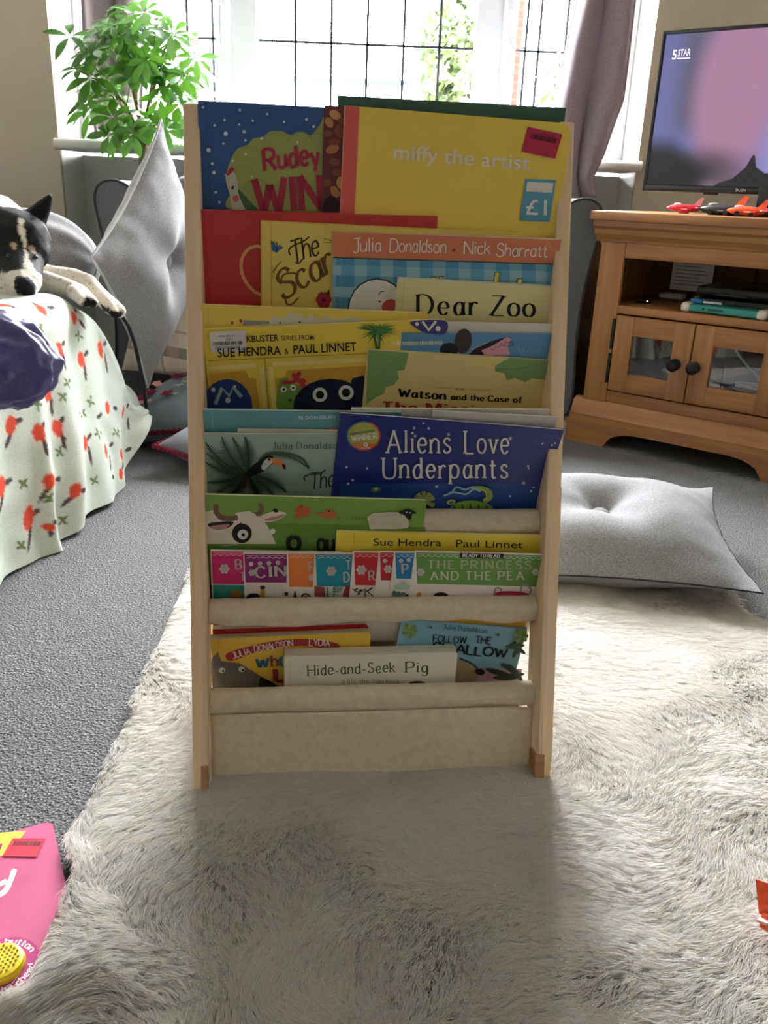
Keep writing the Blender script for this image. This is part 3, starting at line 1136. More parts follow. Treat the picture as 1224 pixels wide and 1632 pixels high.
b = Book('picture_book', 'white-paged book tucked behind the blue bird book in the third pocket', 3, -.0074, (640, 512), (880.5, 517.5), .13, .0034, (220, 214, 202))
b.done()
b = Book('picture_book', 'mid blue picture book with a dark and pink bird, right of the third pocket', 3, -.0038, (640, 530), (884.5, 532.5), .13, .0030, (86, 148, 196))
b.ell(*z6(512, 310)[0], 14, 20, (66, 52, 56), 10)
b.ell(*z6(430, 360)[0], 15, 11, (30, 30, 38))
b.poly(z6(560, 360, 640, 322, 770, 285, 800, 300, 775, 340, 790, 395, 640, 395), (222, 150, 168))
b.poly(z6(540, 395, 580, 355, 680, 310, 770, 284, 690, 335, 620, 365, 640, 395), (32, 30, 36))
for k in range(4):
    b.line(z6(670 + k * 30, 350 - k * 14, 690 + k * 30, 362 - k * 14, 705 + k * 30, 345 - k * 14), .7, (60, 40, 50))
b.line(z6(740, 335, 800, 335, 805, 315, 780, 320), .8, (40, 34, 40))
for k in range(2):
    b.line(z6(835 + k * 25, 345, 865 + k * 15, 400), .8, (150, 190, 214))
b.done()

b = Book('picture_book', 'bright yellow book with bold black author names and a white shop sticker, third pocket', 3, -.0046, (320.5, 525), (708.8, 509), .15, .0036, (240, 212, 60))
b.poly(z5(128, 450, 1092, 398) + [(680, 555), (640, 660), (335, 660)], (238, 204, 60))
b.poly(z5(130, 520, 350, 500, 372, 545, 410, 548, 440, 735, 160, 735), (214, 160, 44))
b.poly(z5(600, 498, 1100, 468, 1100, 735, 545, 735, 530, 548, 590, 540), (214, 160, 44))
b.ell(*z5(238, 722)[0], 40, 45, (40, 58, 124))
b.line(z5(165, 705, 205, 605, 250, 655, 275, 600, 325, 660), 6, (150, 176, 176), False)
for x, y, r in ((242, 680, 17), (152, 615, 13), (285, 595, 8)):
    b.ell(*z5(x, y)[0], r / 3.8, r / 3.8, (196, 200, 196))
b.poly(z5(548, 735, 545, 620, 560, 560, 605, 545, 620, 575, 680, 590, 720, 600, 690, 735), (116, 158, 62), True)
for x, y in ((581, 613), (638, 603)):
    b.ell(*z5(x, y)[0], 4.8, 4.8, WHITE)
    b.ell(*z5(x + 2, y)[0], 2, 2, BLACK)
b.ell(*z5(620, 678)[0], 3.4, 2.6, (50, 90, 40))
b.line(z5(575, 575, 650, 565), 5, (196, 40, 56), False)
for x, y, a in ((668, 530, -60), (690, 560, 10), (650, 540, -110), (700, 590, 60)):
    b.ell(*z5(x, y)[0], 8, 4, (204, 46, 62), a)
b.ell(*z5(870, 712)[0], 60, 43, (28, 34, 62))
b.poly(z5(990, 570, 1000, 545, 1070, 528, 1080, 600, 1080, 640), (28, 34, 62))
for x, y, r in ((803, 645, 44), (962, 632, 46)):
    b.ell(*z5(x, y)[0], r / 3.8, r / 3.8, WHITE)
    b.ell(*z5(x, y)[0], r / 6.8, r / 6.8, BLACK)
b.line(z5(120, 438, 1095, 392), .8, (120, 96, 30), False)
b.line(z5(466, 424, 492, 735), .8, (120, 96, 30), False)
for x0, y0, x1, y1, n, vx, vy in ((130, 472, 412, 455, 28, 3, 26), (515, 448, 1088, 420, 52, 3, 26), (435, 480, 455, 730, 24, 26, 2), (490, 480, 510, 730, 24, 26, 2)):
    for k in range(n):
        x, y = x0 + (x1 - x0) * k / n, y0 + (y1 - y0) * k / n
        if vx < vy:
            b.polys([z5(x, y, x + 5, y, x + 5 + vx, y + vy, x + vx, y + vy)], (246, 236, 160), lift=.00030)
        else:
            b.polys([z5(x, y, x + vx, y, x + vx, y + 5, x, y + 5)], (246, 236, 160), lift=.00030)
q0, q1 = z5(1120, 225)[0], z6(20, 235)[0]
rr = random.Random(5)
for k in range(26):
    a = -2.9 + k * .22
    L = rr.uniform(26, 44)
    cx, cy = z5(1150, 250)[0]
    ex, ey = cx + L * math.cos(a), cy + L * .55 * math.sin(a) * (1.0 if math.sin(a) > 0 else .62)
    dx, dy = -math.sin(a) * 2.2, math.cos(a) * 2.2
    b.polys([[(cx + dx, cy + dy), (cx - dx, cy - dy), (ex, ey)]], ((70, 140, 62), (52, 116, 56), (96, 160, 70))[k % 3])
for x0, x1 in ((1130, 1150), (1172, 1160)):
    b.line(z5(x0, 270, x1, 365), 3.6, (58, 110, 50), False)
b.poly(z6(205, 190, 403, 186, 403, 262, 310, 262, 240, 235), (64, 62, 128), True)
b.line(z6(270, 190, 308, 240, 350, 188), 4.6, WHITE, False)
b.ell(*z6(238, 204)[0], 3, 3, WHITE)
b.ell(*z6(362, 232)[0], 4.2, 4.2, WHITE)
for k in range(34):
    x, y = 85 + k * 9, 318 - k * .2
    b.polys([z6(x, y - 10, x + 4, y - 10, x + 4, y + 12, x, y + 12)], (248, 240, 180))
b.sans('KBUSTER', *seg(z5(358, 319, 551, 311)), 10.6, BLACK, .012)
b.sans('SERIES FROM', *seg(z5(567, 308, 765, 304)), 8.0, BLACK, .006)
b.sans('SUE HENDRA', *seg(z5(182, 410, 566, 394)), 14.4, BLACK, .012)
b.sans('&', *seg(z5(588, 391, 612, 390)), 9.5, BLACK, .008)
b.sans('PAUL LINNET', *seg(z5(642, 389, 1025, 371)), 14.6, BLACK, .012)
mb = b.sticker('price_sticker', z5(134, 262, 340, 252, 352, 266, 356, 374, 342, 382, 150, 391, 138, 378, 128, 274), (226, 222, 214), 'white shop label with a bar code')
b.sans('Kids Books', *seg(z5(188, 292, 288, 288)), 3, (60, 60, 60), mb=mb, lift=.0014)
b.sans('551', *seg(z5(232, 314, 270, 311)), 4, (60, 60, 60), mb=mb, lift=.0014)
b.bars(mb, z5(152, 322, 332, 315, 333, 338, 153, 345), 30, (44, 44, 46), 4)
b.sans('P001570000000', *seg(z5(166, 366, 316, 359)), 4, (80, 80, 80), mb=mb, lift=.0014)
b.sans('1.49', *seg(z5(308, 376, 346, 374)), 3.2, (80, 80, 80), mb=mb, lift=.0014)
b.done()

b = Book('picture_book', 'cream book with green oak leaves in its upper corners, front right of the third pocket', 3, 0, (586.5, 556.5), (885, 575), .15, .0034, (226, 204, 124))
GL = (126, 166, 98)
b.poly([(587, 557.5)] + z6(190, 378, 178, 440, 165, 480, 122, 488, 132, 530, 102, 570, 52, 582, 46, 620, 0, 640) + [(583, 645)], GL)
b.poly(z6(1052, 428, 790, 407, 752, 425, 700, 458, 702, 490, 756, 500, 770, 542, 820, 528, 880, 552, 920, 530, 972, 536, 1035, 540), GL)
b.line(z6(20, 520, 80, 450, 150, 390), .8, (96, 138, 76))
b.line(z6(700, 478, 860, 470, 1050, 428), .8, (96, 138, 76))
b.line(z6(330, 582, 450, 588), .5, (170, 130, 70), False)
b.line(z6(560, 595, 670, 601), .5, (170, 130, 70), False)
b.pen('BOOK', *seg(z6(466, 597, 520, 599)), 2.6, (170, 110, 50), .2, .16)
b.pen('Watson', *seg(z6(130, 637, 408, 655)), 12.5, BLACK, .24, .12, .09, 0, .14)
b.pen('and the Case of', *seg(z6(440, 655, 858, 674)), 9.0, BLACK, .22, .11, .09, 0, .16)
b.pen('The Missing', *seg(z6(30, 724, 720, 745)), 15, (186, 44, 40), .24, .13, .1, 0, .16)
b.done()

# ======== fourth pocket
b = Book('picture_book', 'white picture book standing behind the navy one, its pale top edge showing', 4, -.0132, (560, 651), (876, 653), .13, .003, (226, 220, 206))
b.done()
b = Book('picture_book', 'grey-paged book showing above the navy cover near the right post', 4, -.0045, (690, 655), (889, 665), .13, .0030, (200, 196, 190))
b.done()
b = Book('picture_book', 'teal picture book behind the toucan book', 4, -.0098, (324, 653), (640, 657), .13, .0032, (92, 158, 166))
b.line(z5(145, 745, 150, 875), .8, (140, 190, 194), False)
b.pen('BLOOMSBURY', *seg(z5(675, 796, 900, 793)), 5, (200, 222, 222), .2, .16, 0, 0, .3)
b.ell(*z5(888, 858)[0], 4, 4, (200, 120, 90))
b.done()
b = Book('picture_book', 'thin cream book between the teal book and the toucan book', 4, -.0062, (378.5, 684.5), (600, 687), .12, .0026, (214, 206, 184))
b.done()
b = Book('picture_book', 'sage green book with palm fronds and a toucan, left of the fourth pocket', 4, -.0022, (323.8, 691), (610, 692), .14, .0032, (156, 182, 170))


def frond(bk, p, q, w, n, rgb, bend=0.0):
    P, Q = Vector(p), Vector(q)
    d = Q - P
    nn = Vector((-d.y, d.x)).normalized()
    pts = [P + d * (k / n) + nn * bend * 4 * (k / n) * (1 - k / n) for k in range(n + 1)]
    bk.line([tuple(t) for t in pts], 1.2, rgb)
    pls = []
    for k in range(1, n + 1):
        t = (pts[k] - pts[k - 1]).normalized()
        nr = Vector((-t.y, t.x))
        ww = w * math.sin(PI * (k / n) ** .7 * .96 + .05)
        for sgn in (-1, 1):
            tip = pts[k] + nr * sgn * ww + t * ww * .55
            bs = t * 1.1
            pls.append([tuple(pts[k] - bs), tuple(pts[k] + bs), tuple(tip)])
    bk.polys(pls, rgb)


DG, MG = (40, 58, 44), (60, 80, 54)
hub = z5(360, 1130)[0]
for q, w, bd in ((z5(205, 905)[0], 17, -6), (z5(345, 905)[0], 15, 4), (z5(108, 940)[0], 17, -8), (z5(110, 1060)[0], 14, -6), (z5(120, 1180)[0], 13, -4), (z5(600, 1240)[0], 16, -6), (z5(450, 1300)[0], 15, 0), (z5(250, 1300)[0], 15, 0)):
    frond(b, hub, q, w, 26, DG, bd)
for q, w, bd in ((z5(270, 905)[0], 12, 2), (z5(112, 1000)[0], 12, -5), (z5(540, 1290)[0], 12, -5), (z5(150, 1260)[0], 12, 0)):
    frond(b, hub, q, w, 22, MG, bd)
b.line(z5(430, 1050, 480, 1005, 560, 998, 640, 1010, 700, 1040, 735, 1090), 4.6, (82, 104, 84))
frond(b, z5(470, 1010)[0], z5(735, 1095)[0], 7, 22, MG, -9)
b.poly(z5(338, 1130, 400, 1070, 440, 1040, 470, 1018, 510, 1016, 524, 1045, 500, 1075, 470, 1105, 420, 1128, 362, 1150), (24, 26, 32), True)
b.poly(z5(448, 1075, 470, 1040, 500, 1028, 516, 1050, 495, 1075, 468, 1102, 450, 1098), (214, 212, 200), True)
b.ell(*z5(494, 1038)[0], 3, 3, (180, 120, 70))
b.ell(*z5(494, 1038)[0], 1.5, 1.5, BLACK)
b.poly(z5(512, 1030, 552, 1036, 582, 1058, 594, 1092, 584, 1098, 560, 1080, 520, 1062), (226, 132, 70), True)
b.poly(z5(572, 1062, 592, 1072, 594, 1096, 582, 1098, 576, 1080), (40, 30, 34))
b.poly(z5(335, 1160, 352, 1130, 362, 1150, 350, 1210, 328, 1215), (90, 44, 44))
b.pen('Julia Donaldson', *seg(z5(512, 976, 942, 972)), 10.5, (62, 70, 68), .1, .06, .1, 0, .2, .03)
b.pen('The', *seg(z5(745, 1222, 888, 1200)), 26, (40, 48, 46), .11, .06, 0, .25, .16)
b.line(z5(712, 1165, 705, 1145, 740, 1130, 800, 1122, 838, 1100), 1.8, (40, 48, 46))
b.done()

b = Book('picture_book', 'large navy book with white title and a round winner badge, front of the fourth pocket', 4, 0, (541.8, 658.5), (897, 682), .145, .0038, (32, 44, 124), rough=.32, flare=.005)
b.poly([(541, 770), (870, 770), (850, 860), (541, 860)], (28, 66, 146))
for x, y, r, k in ((222, 822, 9, 1), (308, 824, 9, 1), (278, 793, 6, 0), (425, 858, 11, 1), (788, 878, 13, 1), (228, 868, 9, 1), (978, 906, 6, 0), (1032, 914, 6, 0), (1050, 902, 5, 0), (894, 1043, 7, 0), (896, 1056, 6, 0), (868, 1144, 11, 1), (926, 1170, 5, 0), (912, 1192, 7, 0), (355, 1166, 9, 1), (788, 1222, 6, 0), (745, 1305, 8, 0)):
    x, y = z6(x, y)[0]
    r /= 3.7
    if k:
        for a in (0, 60, 120):
            c, sn = math.cos(math.radians(a)) * r, math.sin(math.radians(a)) * r
            b.line([(x - c, y - sn), (x + c, y + sn)], .9, (206, 208, 214), False)
    else:
        b.ell(x, y, r, r, (200, 204, 214), 0, 8)
for x, y in ((965, 1085), (1090, 1092), (1002, 1162), (975, 1184)):
    b.ell(*z5(x, y)[0], 2, 2, (206, 208, 214), 0, 8)
SV = (226, 222, 206)
b.pen('Aliens', *seg(z6(58, 966, 440, 966)), 36, SV, .12, .075, .09, 0, .17, .02)
b.pen('Love', *seg(z6(518, 966, 780, 966)), 36, SV, .12, .075, .09, 0, .15, .02)
b.pen('Underpants', *seg(z6(36, 1117, 776, 1114)), 33, SV, .13, .075, .09, 0, .2, .02)
c = z5(1068, 893)[0]
b.ell(*c, 27.6, 23.6, (62, 110, 176))
b.poly([(c[0] + 27.6 * math.cos(a * .16 - 1.2), c[1] + 23.6 * math.sin(a * .16 - 1.2)) for a in range(21)] + [c], (206, 66, 60))
b.ell(*c, 25, 21.2, (172, 178, 66))
b.poly([(c[0] + 25 * math.cos(a * .13 + .62), c[1] + 21.2 * math.sin(a * .13 + .62)) for a in range(16)], (214, 110, 58))
b.pen('WINNER', *seg(z5(996, 927, 1152, 908)), 9.4, WHITE, .22, .13, .08, 0, .16)
for k in range(9):
    b.line(z5(986 + k * 17, 886 - k * 2.6, 994 + k * 17, 876 - k * 2.6, 1000 + k * 17, 884 - k * 2.6), 1.1, (58, 92, 130))
for k in range(10):
    b.line(z5(1000 + k * 14, 902 - k * 2.0, 1009 + k * 14, 900 - k * 2.0), .9, (206, 190, 90), False)
b.ell(*z5(1080, 944)[0], 3.6, 3.2, WHITE)
b.ell(*z5(1080, 944)[0], 1.6, 1.4, (200, 100, 60))
b.sans('Early', *seg(z5(1056, 972, 1110, 966)), 3.4, WHITE)
AG, AY = (126, 160, 62), (170, 184, 84)
b.poly(z6(420, 1312, 450, 1270, 510, 1248, 580, 1245, 650, 1262, 700, 1300, 700, 1345, 420, 1345), AG, True)
for k in range(5):
    b.line(z6(455 + k * 48, 1262 + abs(k - 2) * 6, 470 + k * 46, 1320), 2.2, (54, 74, 40), False)
b.line(z6(560, 1172, 620, 1172, 664, 1192, 668, 1226, 630, 1250), 7.6, AG)
b.line(z6(600, 1172, 640, 1190, 648, 1222, 630, 1240), 2.6, AY)
b.line(z6(392, 1216, 440, 1198, 470, 1165, 520, 1178, 560, 1166, 610, 1178), 3.2, (128, 170, 190))
b.line(z6(430, 1195, 470, 1196, 530, 1205, 575, 1172, 610, 1190), 2.6, (146, 186, 196))
b.ell(*z6(438, 1252)[0], 7, 4, AY, -15)
b.ell(*z6(440, 1254)[0], 4, 2, (50, 80, 60), -15)
for k, a in enumerate((-160, -128, -92, -58, -25, 20)):
    c, sn = math.cos(math.radians(a)), math.sin(math.radians(a))
    x, y = z6(280, 1252)[0]
    b.poly([(x + c * 4 - sn * 2, y + sn * 4 + c * 2), (x + c * 4 + sn * 2, y + sn * 4 - c * 2), (x + c * 17 + sn * 4, y + sn * 17 - c * 4), (x + c * 17 - sn * 4, y + sn * 17 + c * 4)], (150, 160, 70))
b.ell(*z5(1142, 1216)[0], 8, 4.5, (92, 130, 100), -10)
b.ell(*z5(1142, 1210)[0], 3.5, 2.4, (190, 196, 120))
b.done()

# ======== the cow book in front of the third roll
b = Book('picture_book', 'green farmyard book with a white cow and a woolly sheep above the thin fairy tales', 5, 0, (327, 788.5), (680.3, 798), .125, .0042, (122, 164, 64))
b.poly([(326, 830), (678, 840), (676, 880), (326, 880)], (98, 142, 50))
b.poly(z7(105, 175, 150, 165, 200, 210, 260, 215, 300, 178, 370, 170, 430, 200, 470, 240, 500, 290, 535, 370, 105, 370), (226, 218, 200))
b.poly(z7(118, 252, 160, 238, 272, 235, 250, 268, 190, 284, 150, 276), (38, 34, 36), True)
b.poly(z7(140, 262, 250, 250, 222, 276, 170, 280), (196, 140, 130), True)
b.poly(z7(438, 205, 500, 176, 560, 172, 598, 186, 560, 218, 500, 236, 450, 232), (226, 218, 200), True)
b.poly(z7(470, 218, 590, 188, 550, 216, 490, 230), (190, 138, 126), True)
b.line(z7(172, 130, 172, 175, 200, 208, 250, 216, 302, 208), 8.5, (124, 92, 74))
b.line(z7(412, 190, 440, 178, 446, 150, 436, 124), 6.5, (124, 92, 74))
b.ell(*z7(327, 305)[0], 15.8, 15.6, (28, 26, 30))
b.ell(*z7(333, 312)[0], 8.4, 8, (222, 220, 214))
b.ell(*z7(335, 314)[0], 2.8, 2.6, (40, 40, 60))
b.ell(*z7(515, 292)[0], 4, 4.2, WHITE)
b.line(z7(300, 255, 325, 242), 1.8, BLACK, False)
b.poly(z7(515, 160, 530, 152, 545, 160, 548, 176, 528, 178), (40, 44, 34))
b.poly(z7(655, 165, 668, 140, 690, 132, 715, 148, 740, 145, 738, 185, 715, 204, 680, 208, 640, 205, 660, 192), (196, 88, 58), True)
b.poly(z7(775, 182, 820, 178, 842, 160, 880, 162, 905, 195, 880, 212, 840, 216, 815, 200), (190, 104, 60), True)
b.ell(*z7(690, 140)[0], 2.4, 2.4, (206, 60, 50))
b.ell(*z7(858, 170)[0], 1.6, 1.6, (60, 40, 30))
for x in (915, 965, 1000, 1020, 1040, 1058, 1075, 1090):
    b.ell(*z7(x, 212)[0], .9, .9, (50, 60, 30), 0, 8)
b.poly(z7(1092, 206, 1130, 180) + z8(20, 172, 100, 168, 160, 178, 180, 200, 178, 262, 0, 268) + z7(1110, 275, 1100, 240), (206, 198, 172), True)
for k in range(30):
    x, y = 1110 + (k % 10) * 22, 196 + (k // 10) * 24
    b.line(z7(x, y, x + 8, y - 5, x + 16, y), .5, (170, 160, 136))
b.poly(z8(130, 168, 160, 152, 195, 148, 235, 172, 210, 176, 205, 205, 185, 208, 165, 185), (26, 26, 30), True)
b.ell(*z8(176, 166)[0], 1, 1.2, WHITE)
b.ell(*z8(196, 168)[0], 1, 1.2, WHITE)
b.pen('o', *seg(z7(608, 400, 680, 400)), 32, BLACK, .2, .2)
b.pen('ou', *seg(z7(790, 410, 888, 408)), 30, BLACK, .2, .2)
b.done()

# ======== lower full pocket
b = Book('picture_book', 'dark navy book with a white border behind the pink fairy tale, far left', 6, -.0185, (329.5, 864.5), (548, 870), .12, .003, (44, 46, 76))
b.line(z7(130, 395, 330, 372), .8, (170, 170, 178), False)
for k in range(12):
    b.ell(*z7(145 + k * 14, 388 - k * 1.5)[0], 1.4, 1.4, (190, 190, 196), 0, 8)
b.done()
b = Book('picture_book', 'yellow book with black author names half hidden behind the fairy tales', 6, -.0150, (536.8, 847), (877.2, 854), .12, .0034, (240, 216, 56))
b.line(z7(1008, 298, 1010, 385), .6, (180, 150, 30), False)
b.sans('Sue Hendra', *seg(z7(1128, 380) + z8(383, 372)), 12, (24, 30, 40), .0)
b.sans('Paul Linnet', *seg(z8(470, 377, 865, 385)), 12, (24, 30, 40), .0)
b.done()


def tale(label, k, TL, TR, rgb, low, ysplit, draw):
    b = Book('fairy_tale_book', label, 6, -.0014 * (7 - k), TL, TR, .135, .0013, (238, 232, 222))
    x0, y0 = TL
    sl = (TR[1] - TL[1]) / (TR[0] - TL[0])
    f = lambda x, y: (x0 + x, y0 + y + sl * x)
    Wd = TR[0] - TL[0]
    b.poly([f(1.5, 1.8), f(Wd - 1, 1.8), f(Wd - 6, ysplit), f(3.5, ysplit)], rgb)
    b.poly([f(3.5, ysplit + 1.2), f(Wd - 6, ysplit + 1.2), f(Wd - 12, 90), f(5, 90)], low)
    wave = [f(4 + i * 2.4, 7.2 + 1.5 * math.sin(i * 1.5)) for i in range(int((Wd - 8) / 2.4))]
    b.line(wave, .8, (232, 224, 216), False)
    b.line([f(4, 4.2), f(Wd - 4, 4.2)], .6, (226, 216, 210), False)
    draw(b)
    b.done()


def flake(b, p, r, rgb=(206, 200, 196)):
    for k in range(6):
        a = k * PI / 3
        b.ell(p[0] + r * .62 * math.cos(a), p[1] + r * .62 * math.sin(a), r * .33, r * .33, rgb, 0, 10)
    b.ell(p[0], p[1], r * .28, r * .28, rgb, 0, 8)


SVR = (196, 190, 182)


def d_pink(b):
    flake(b, z7(220, 522)[0], 9)
    b.pen('B', *seg(z7(288, 523, 326, 522)), 15, SVR, .22, .13, .08)
    b.pen('T', *seg(z7(318, 594, 350, 592)), 13, SVR, .22, .13, .08)
    b.poly(z7(250, 690, 265, 655, 300, 650, 330, 665, 330, 740, 250, 740), (150, 120, 60), True)


def d_purple(b):
    flake(b, z7(388, 545)[0], 6)
    for k in range(4):
        flake(b, z7(384 + k * 54, 490 - k * 3)[0], 4.2)
    b.pen('CIN', *seg(z7(408, 572, 600, 560)), 17, SVR, .2, .12, .08, 0, .22)
    for k in range(9):
        b.line(z7(365 + k * 26, 612, 370 + k * 26, 705), .5, (206, 200, 196), False)
    b.ell(*z7(453, 630)[0], 4.2, 3, (28, 26, 34))
    b.poly(z7(446, 640, 464, 640, 470, 720, 430, 720), (196, 134, 60))
    b.poly(z7(352, 690, 380, 668, 430, 672, 432, 720, 352, 720), (34, 40, 60), True)
    b.ell(*z7(598, 668)[0], 3, 3, (70, 30, 50))


def d_orange(b):
    b.pen('F', *seg(z7(738, 540, 764, 538)), 15, SVR, .22, .13, .08)
    flake(b, z7(752, 575)[0], 6)
    b.poly(z7(651, 650, 670, 720, 632, 720), (80, 44, 70))
    b.ell(*z7(716, 695)[0], 8, 7, (70, 60, 46))
    b.ell(*z7(716, 695)[0], 5.4, 4.6, (214, 176, 110))
    b.ell(*z7(716, 695)[0], 2.4, 2, (70, 60, 46))


def d_teal(b):
    flake(b, z7(872, 536)[0], 9)
    b.pen('T', *seg(z7(962, 525, 994, 523)), 14, SVR, .22, .13, .08)
    b.pen('D', *seg(z7(948, 600, 985, 598)), 15, SVR, .22, .13, .08)
    b.poly(z7(770, 625, 830, 632, 840, 720, 770, 720), (160, 66, 66))
    b.poly(z7(960, 622, 990, 622, 990, 720, 930, 720), (140, 50, 60))
    b.poly(z7(890, 628, 940, 625, 935, 650, 905, 668, 880, 650), (130, 176, 160), True)
    for x in (850, 886):
        frond(b, z7(x, 725)[0], z7(x + (4 if x > 860 else -2), 632)[0], 5, 6, (30, 90, 84))
    b.ell(*z7(912, 690)[0], 5, 4, (190, 200, 180))


def d_red(b):
    flake(b, z7(1055, 528)[0], 9)
    b.pen('R', *seg(z7(1102, 592, 1138, 590)), 15, SVR, .22, .13, .08)
    b.line(z7(1000, 645, 1040, 665, 1075, 650, 1130, 690), 1.6, (90, 60, 50))
    for x, y in ((1025, 645), (1048, 652), (1098, 652), (1115, 640), (1040, 672)):
        b.ell(*z7(x, y)[0], 3.2, 1.5, (50, 74, 66), -30)
    b.line(z7(1078, 640, 1080, 720), 4, (150, 128, 110), False)


def d_red2(b):
    flake(b, z8(50, 458)[0], 4)
    flake(b, z8(68, 506)[0], 7.5)


def d_blue(b):
    flake(b, z8(145, 458)[0], 4)
    flake(b, z8(190, 452)[0], 4)
    b.pen('P', *seg(z8(152, 534, 188, 532)), 15, SVR, .22, .13, .08)
    b.ell(*z8(150, 610)[0], 13, 5, (178, 206, 190))
    b.ell(*z8(155, 596)[0], 7, 5, (178, 206, 190))
    for x in (105, 130, 158):
        b.ell(*z8(x, 655 + (x % 3) * 4)[0], 4.5, 6, (96, 130, 116))
    b.poly(z8(160, 690, 175, 650, 190, 662, 205, 645, 205, 690), (40, 40, 44))


def d_green(b):
    b.poly(z8(492, 411, 752, 417, 748, 446, 490, 440), BLACK)
    b.pen('READY TO READ', *seg(z8(510, 436, 728, 440)), 5.2, WHITE, .26, .15, .06, 0, .2)
    b.pen('THE PRINCESS', *seg(z8(302, 504, 915, 508)), 13, (186, 186, 160), .17, .1, .09, 0, .3)
    b.pen('AND THE PEA', *seg(z8(318, 570, 872, 570)), 13, (206, 208, 190), .17, .1, .09, 0, .3)
    flake(b, z8(262, 525)[0], 7)
    flake(b, z8(940, 524)[0], 6.5)
    b.ell(*z8(380, 672)[0], 13, 8, (30, 28, 34))
    b.poly(z8(690, 690, 700, 648, 760, 636, 850, 640, 905, 656, 910, 690), (170, 34, 56), True)
    b.line(z8(696, 650, 705, 620, 730, 618, 738, 640), 2.2, (130, 132, 136))
    b.line(z8(850, 640, 860, 606, 890, 600, 912, 625, 905, 650), 3, (140, 150, 156))
    b.poly(z8(232, 690, 238, 650, 262, 645, 258, 690), (214, 140, 70), True)


TW = 208
for k, (lab, TL, dy, rgb, low, ys, fn) in enumerate((
        ('pink fairy tale book at the left end of the overlapping row of thin books', (335.5, 876.5), 3, (222, 34, 116), (40, 150, 140), 54, d_pink),
        ('purple fairy tale book overlapping the pink one', (387.8, 881), 1, (146, 40, 124), (238, 232, 222), 47, d_purple),
        ('orange fairy tale book between the purple and the teal one', (457.8, 880), 3, (236, 122, 50), (238, 232, 222), 55, d_orange),
        ('teal fairy tale book between the orange and the red ones', (501.4, 881), 3, (30, 150, 178), (228, 224, 214), 53, d_teal),
        ('red fairy tale book with an R, right of the teal one', (562.8, 878.5), 4, (206, 36, 50), (232, 228, 216), 54, d_red),
        ('narrow strip of red fairy tale book just left of the blue one', (604, 878.5), 4, (206, 36, 58), (238, 232, 222), 46, d_red2),
        ('blue fairy tale book with a P, left of the green one', (628.4, 879), 4, (30, 128, 196), (238, 234, 226), 43, d_blue),
        ('green fairy tale book, front and rightmost of the thin row', (661.6, 878), 5.4, (104, 158, 72), (238, 226, 222), 52, d_green))):
    tale(lab, k, TL, (TL[0] + (212 if k == 7 else TW), TL[1] + dy), rgb, low, ys, fn)

# ======== bottom pocket
b = Book('board_book', 'thick red-edged board book at the back of the lowest pocket, left', 7, -.0300, (338.5, 1003), (587, 994), .085, .0105, (196, 40, 50), 'board', (0, 0, .006, 0), .35)
b.done()
b = Book('board_book', 'yellow board book with a red author ribbon and a grey rhino, lowest pocket left', 7, -.0190, (335, 1018.5), (590, 1007), .085, .0095, (236, 194, 56), 'board', (0, 0, .005, 0), .35)
b.line(z9(190, 182, 186, 320), .7, (206, 160, 40), False)
b.poly(z9(138, 340, 145, 300, 182, 262, 200, 318, 250, 326, 310, 330, 360, 360, 440, 410, 560, 480, 560, 530, 150, 530), (112, 106, 104))
for k in range(5):
    b.line(z9(210 + k * 24, 328 + k * 3, 225 + k * 22, 350 + k * 3, 260 + k * 20, 362 + k * 6), .5, (80, 76, 74))
for x, y in ((205, 375), (325, 368)):
    b.ell(*z9(x, y)[0], 5, 4.6, (226, 222, 212))
    b.ell(*z9(x + 8, y + 4)[0], 1.8, 1.8, (30, 30, 34))
b.poly(z9(440, 415, 500, 440, 600, 500, 600, 530, 420, 530), (30, 32, 44))
arc_t = [(238, 270), (400, 222), (560, 192), (720, 184), (900, 208)]
arc_b = [(905, 250), (720, 226), (560, 236), (400, 268), (260, 318)]
b.poly([(300 + x / 3.825, 970 + y / 3.825) for x, y in arc_t + arc_b], (176, 50, 58), True)
b.pen('JULIA', *seg(z9(275, 304, 382, 272)), 10, WHITE, .16, .12, 0, 0, .14, .06)
b.pen('DONALDSON', *seg(z9(406, 262, 640, 225)), 10, WHITE, .16, .12, 0, 0, .14, .06)
b.pen('LYDIA', *seg(z9(738, 222, 862, 226)), 10, WHITE, .16, .12, 0, 0, .14, .06)
b.pen('W', *seg(z9(418, 358, 492, 354)), 14, (58, 110, 156), .26, .2)
b.pen('h', *seg(z9(510, 352, 545, 350)), 18, (150, 84, 60), .2, .16)
b.pen('a', *seg(z9(558, 346, 600, 342)), 20, (58, 110, 156), .24, .18)
b.pen('L', *seg(z9(535, 442, 590, 438)), 20, (166, 52, 46), .3, .24)
b.done()
b = Book('picture_book', 'amber book just peeping out behind the sky blue one, lowest pocket right', 7, -.0215, (690, 985), (838.5, 991), .085, .003, (238, 178, 52))
b.done()
b = Book('picture_book', 'sky blue book with leafy corners and black hand lettering, lowest pocket right', 7, -.0172, (640.5, 987), (840.5, 1002), .09, .0036, (124, 182, 206))
b.poly([(650, 1060), (832, 1066), (826, 1110), (640, 1110)], (196, 158, 170))
for cx, cy, s0, n in ((195, 130, 12, 9), (850, 160, 12, 9)):
    for k in range(n):
        a = k * 2 * PI / n
        p = z10(cx, cy)[0]
        b.ell(p[0] + s0 * .62 * math.cos(a), p[1] + s0 * .62 * math.sin(a), 5.5, 3.6, ((112, 146, 84), (140, 168, 96))[k % 2], math.degrees(a))
for x, y, a in ((790, 225, 10), (800, 210, -35), (825, 240, 60), (815, 262, 110), (845, 215, 0), (855, 245, 40)):
    b.ell(*z10(x, y)[0], 8, 3, (62, 92, 66), a)
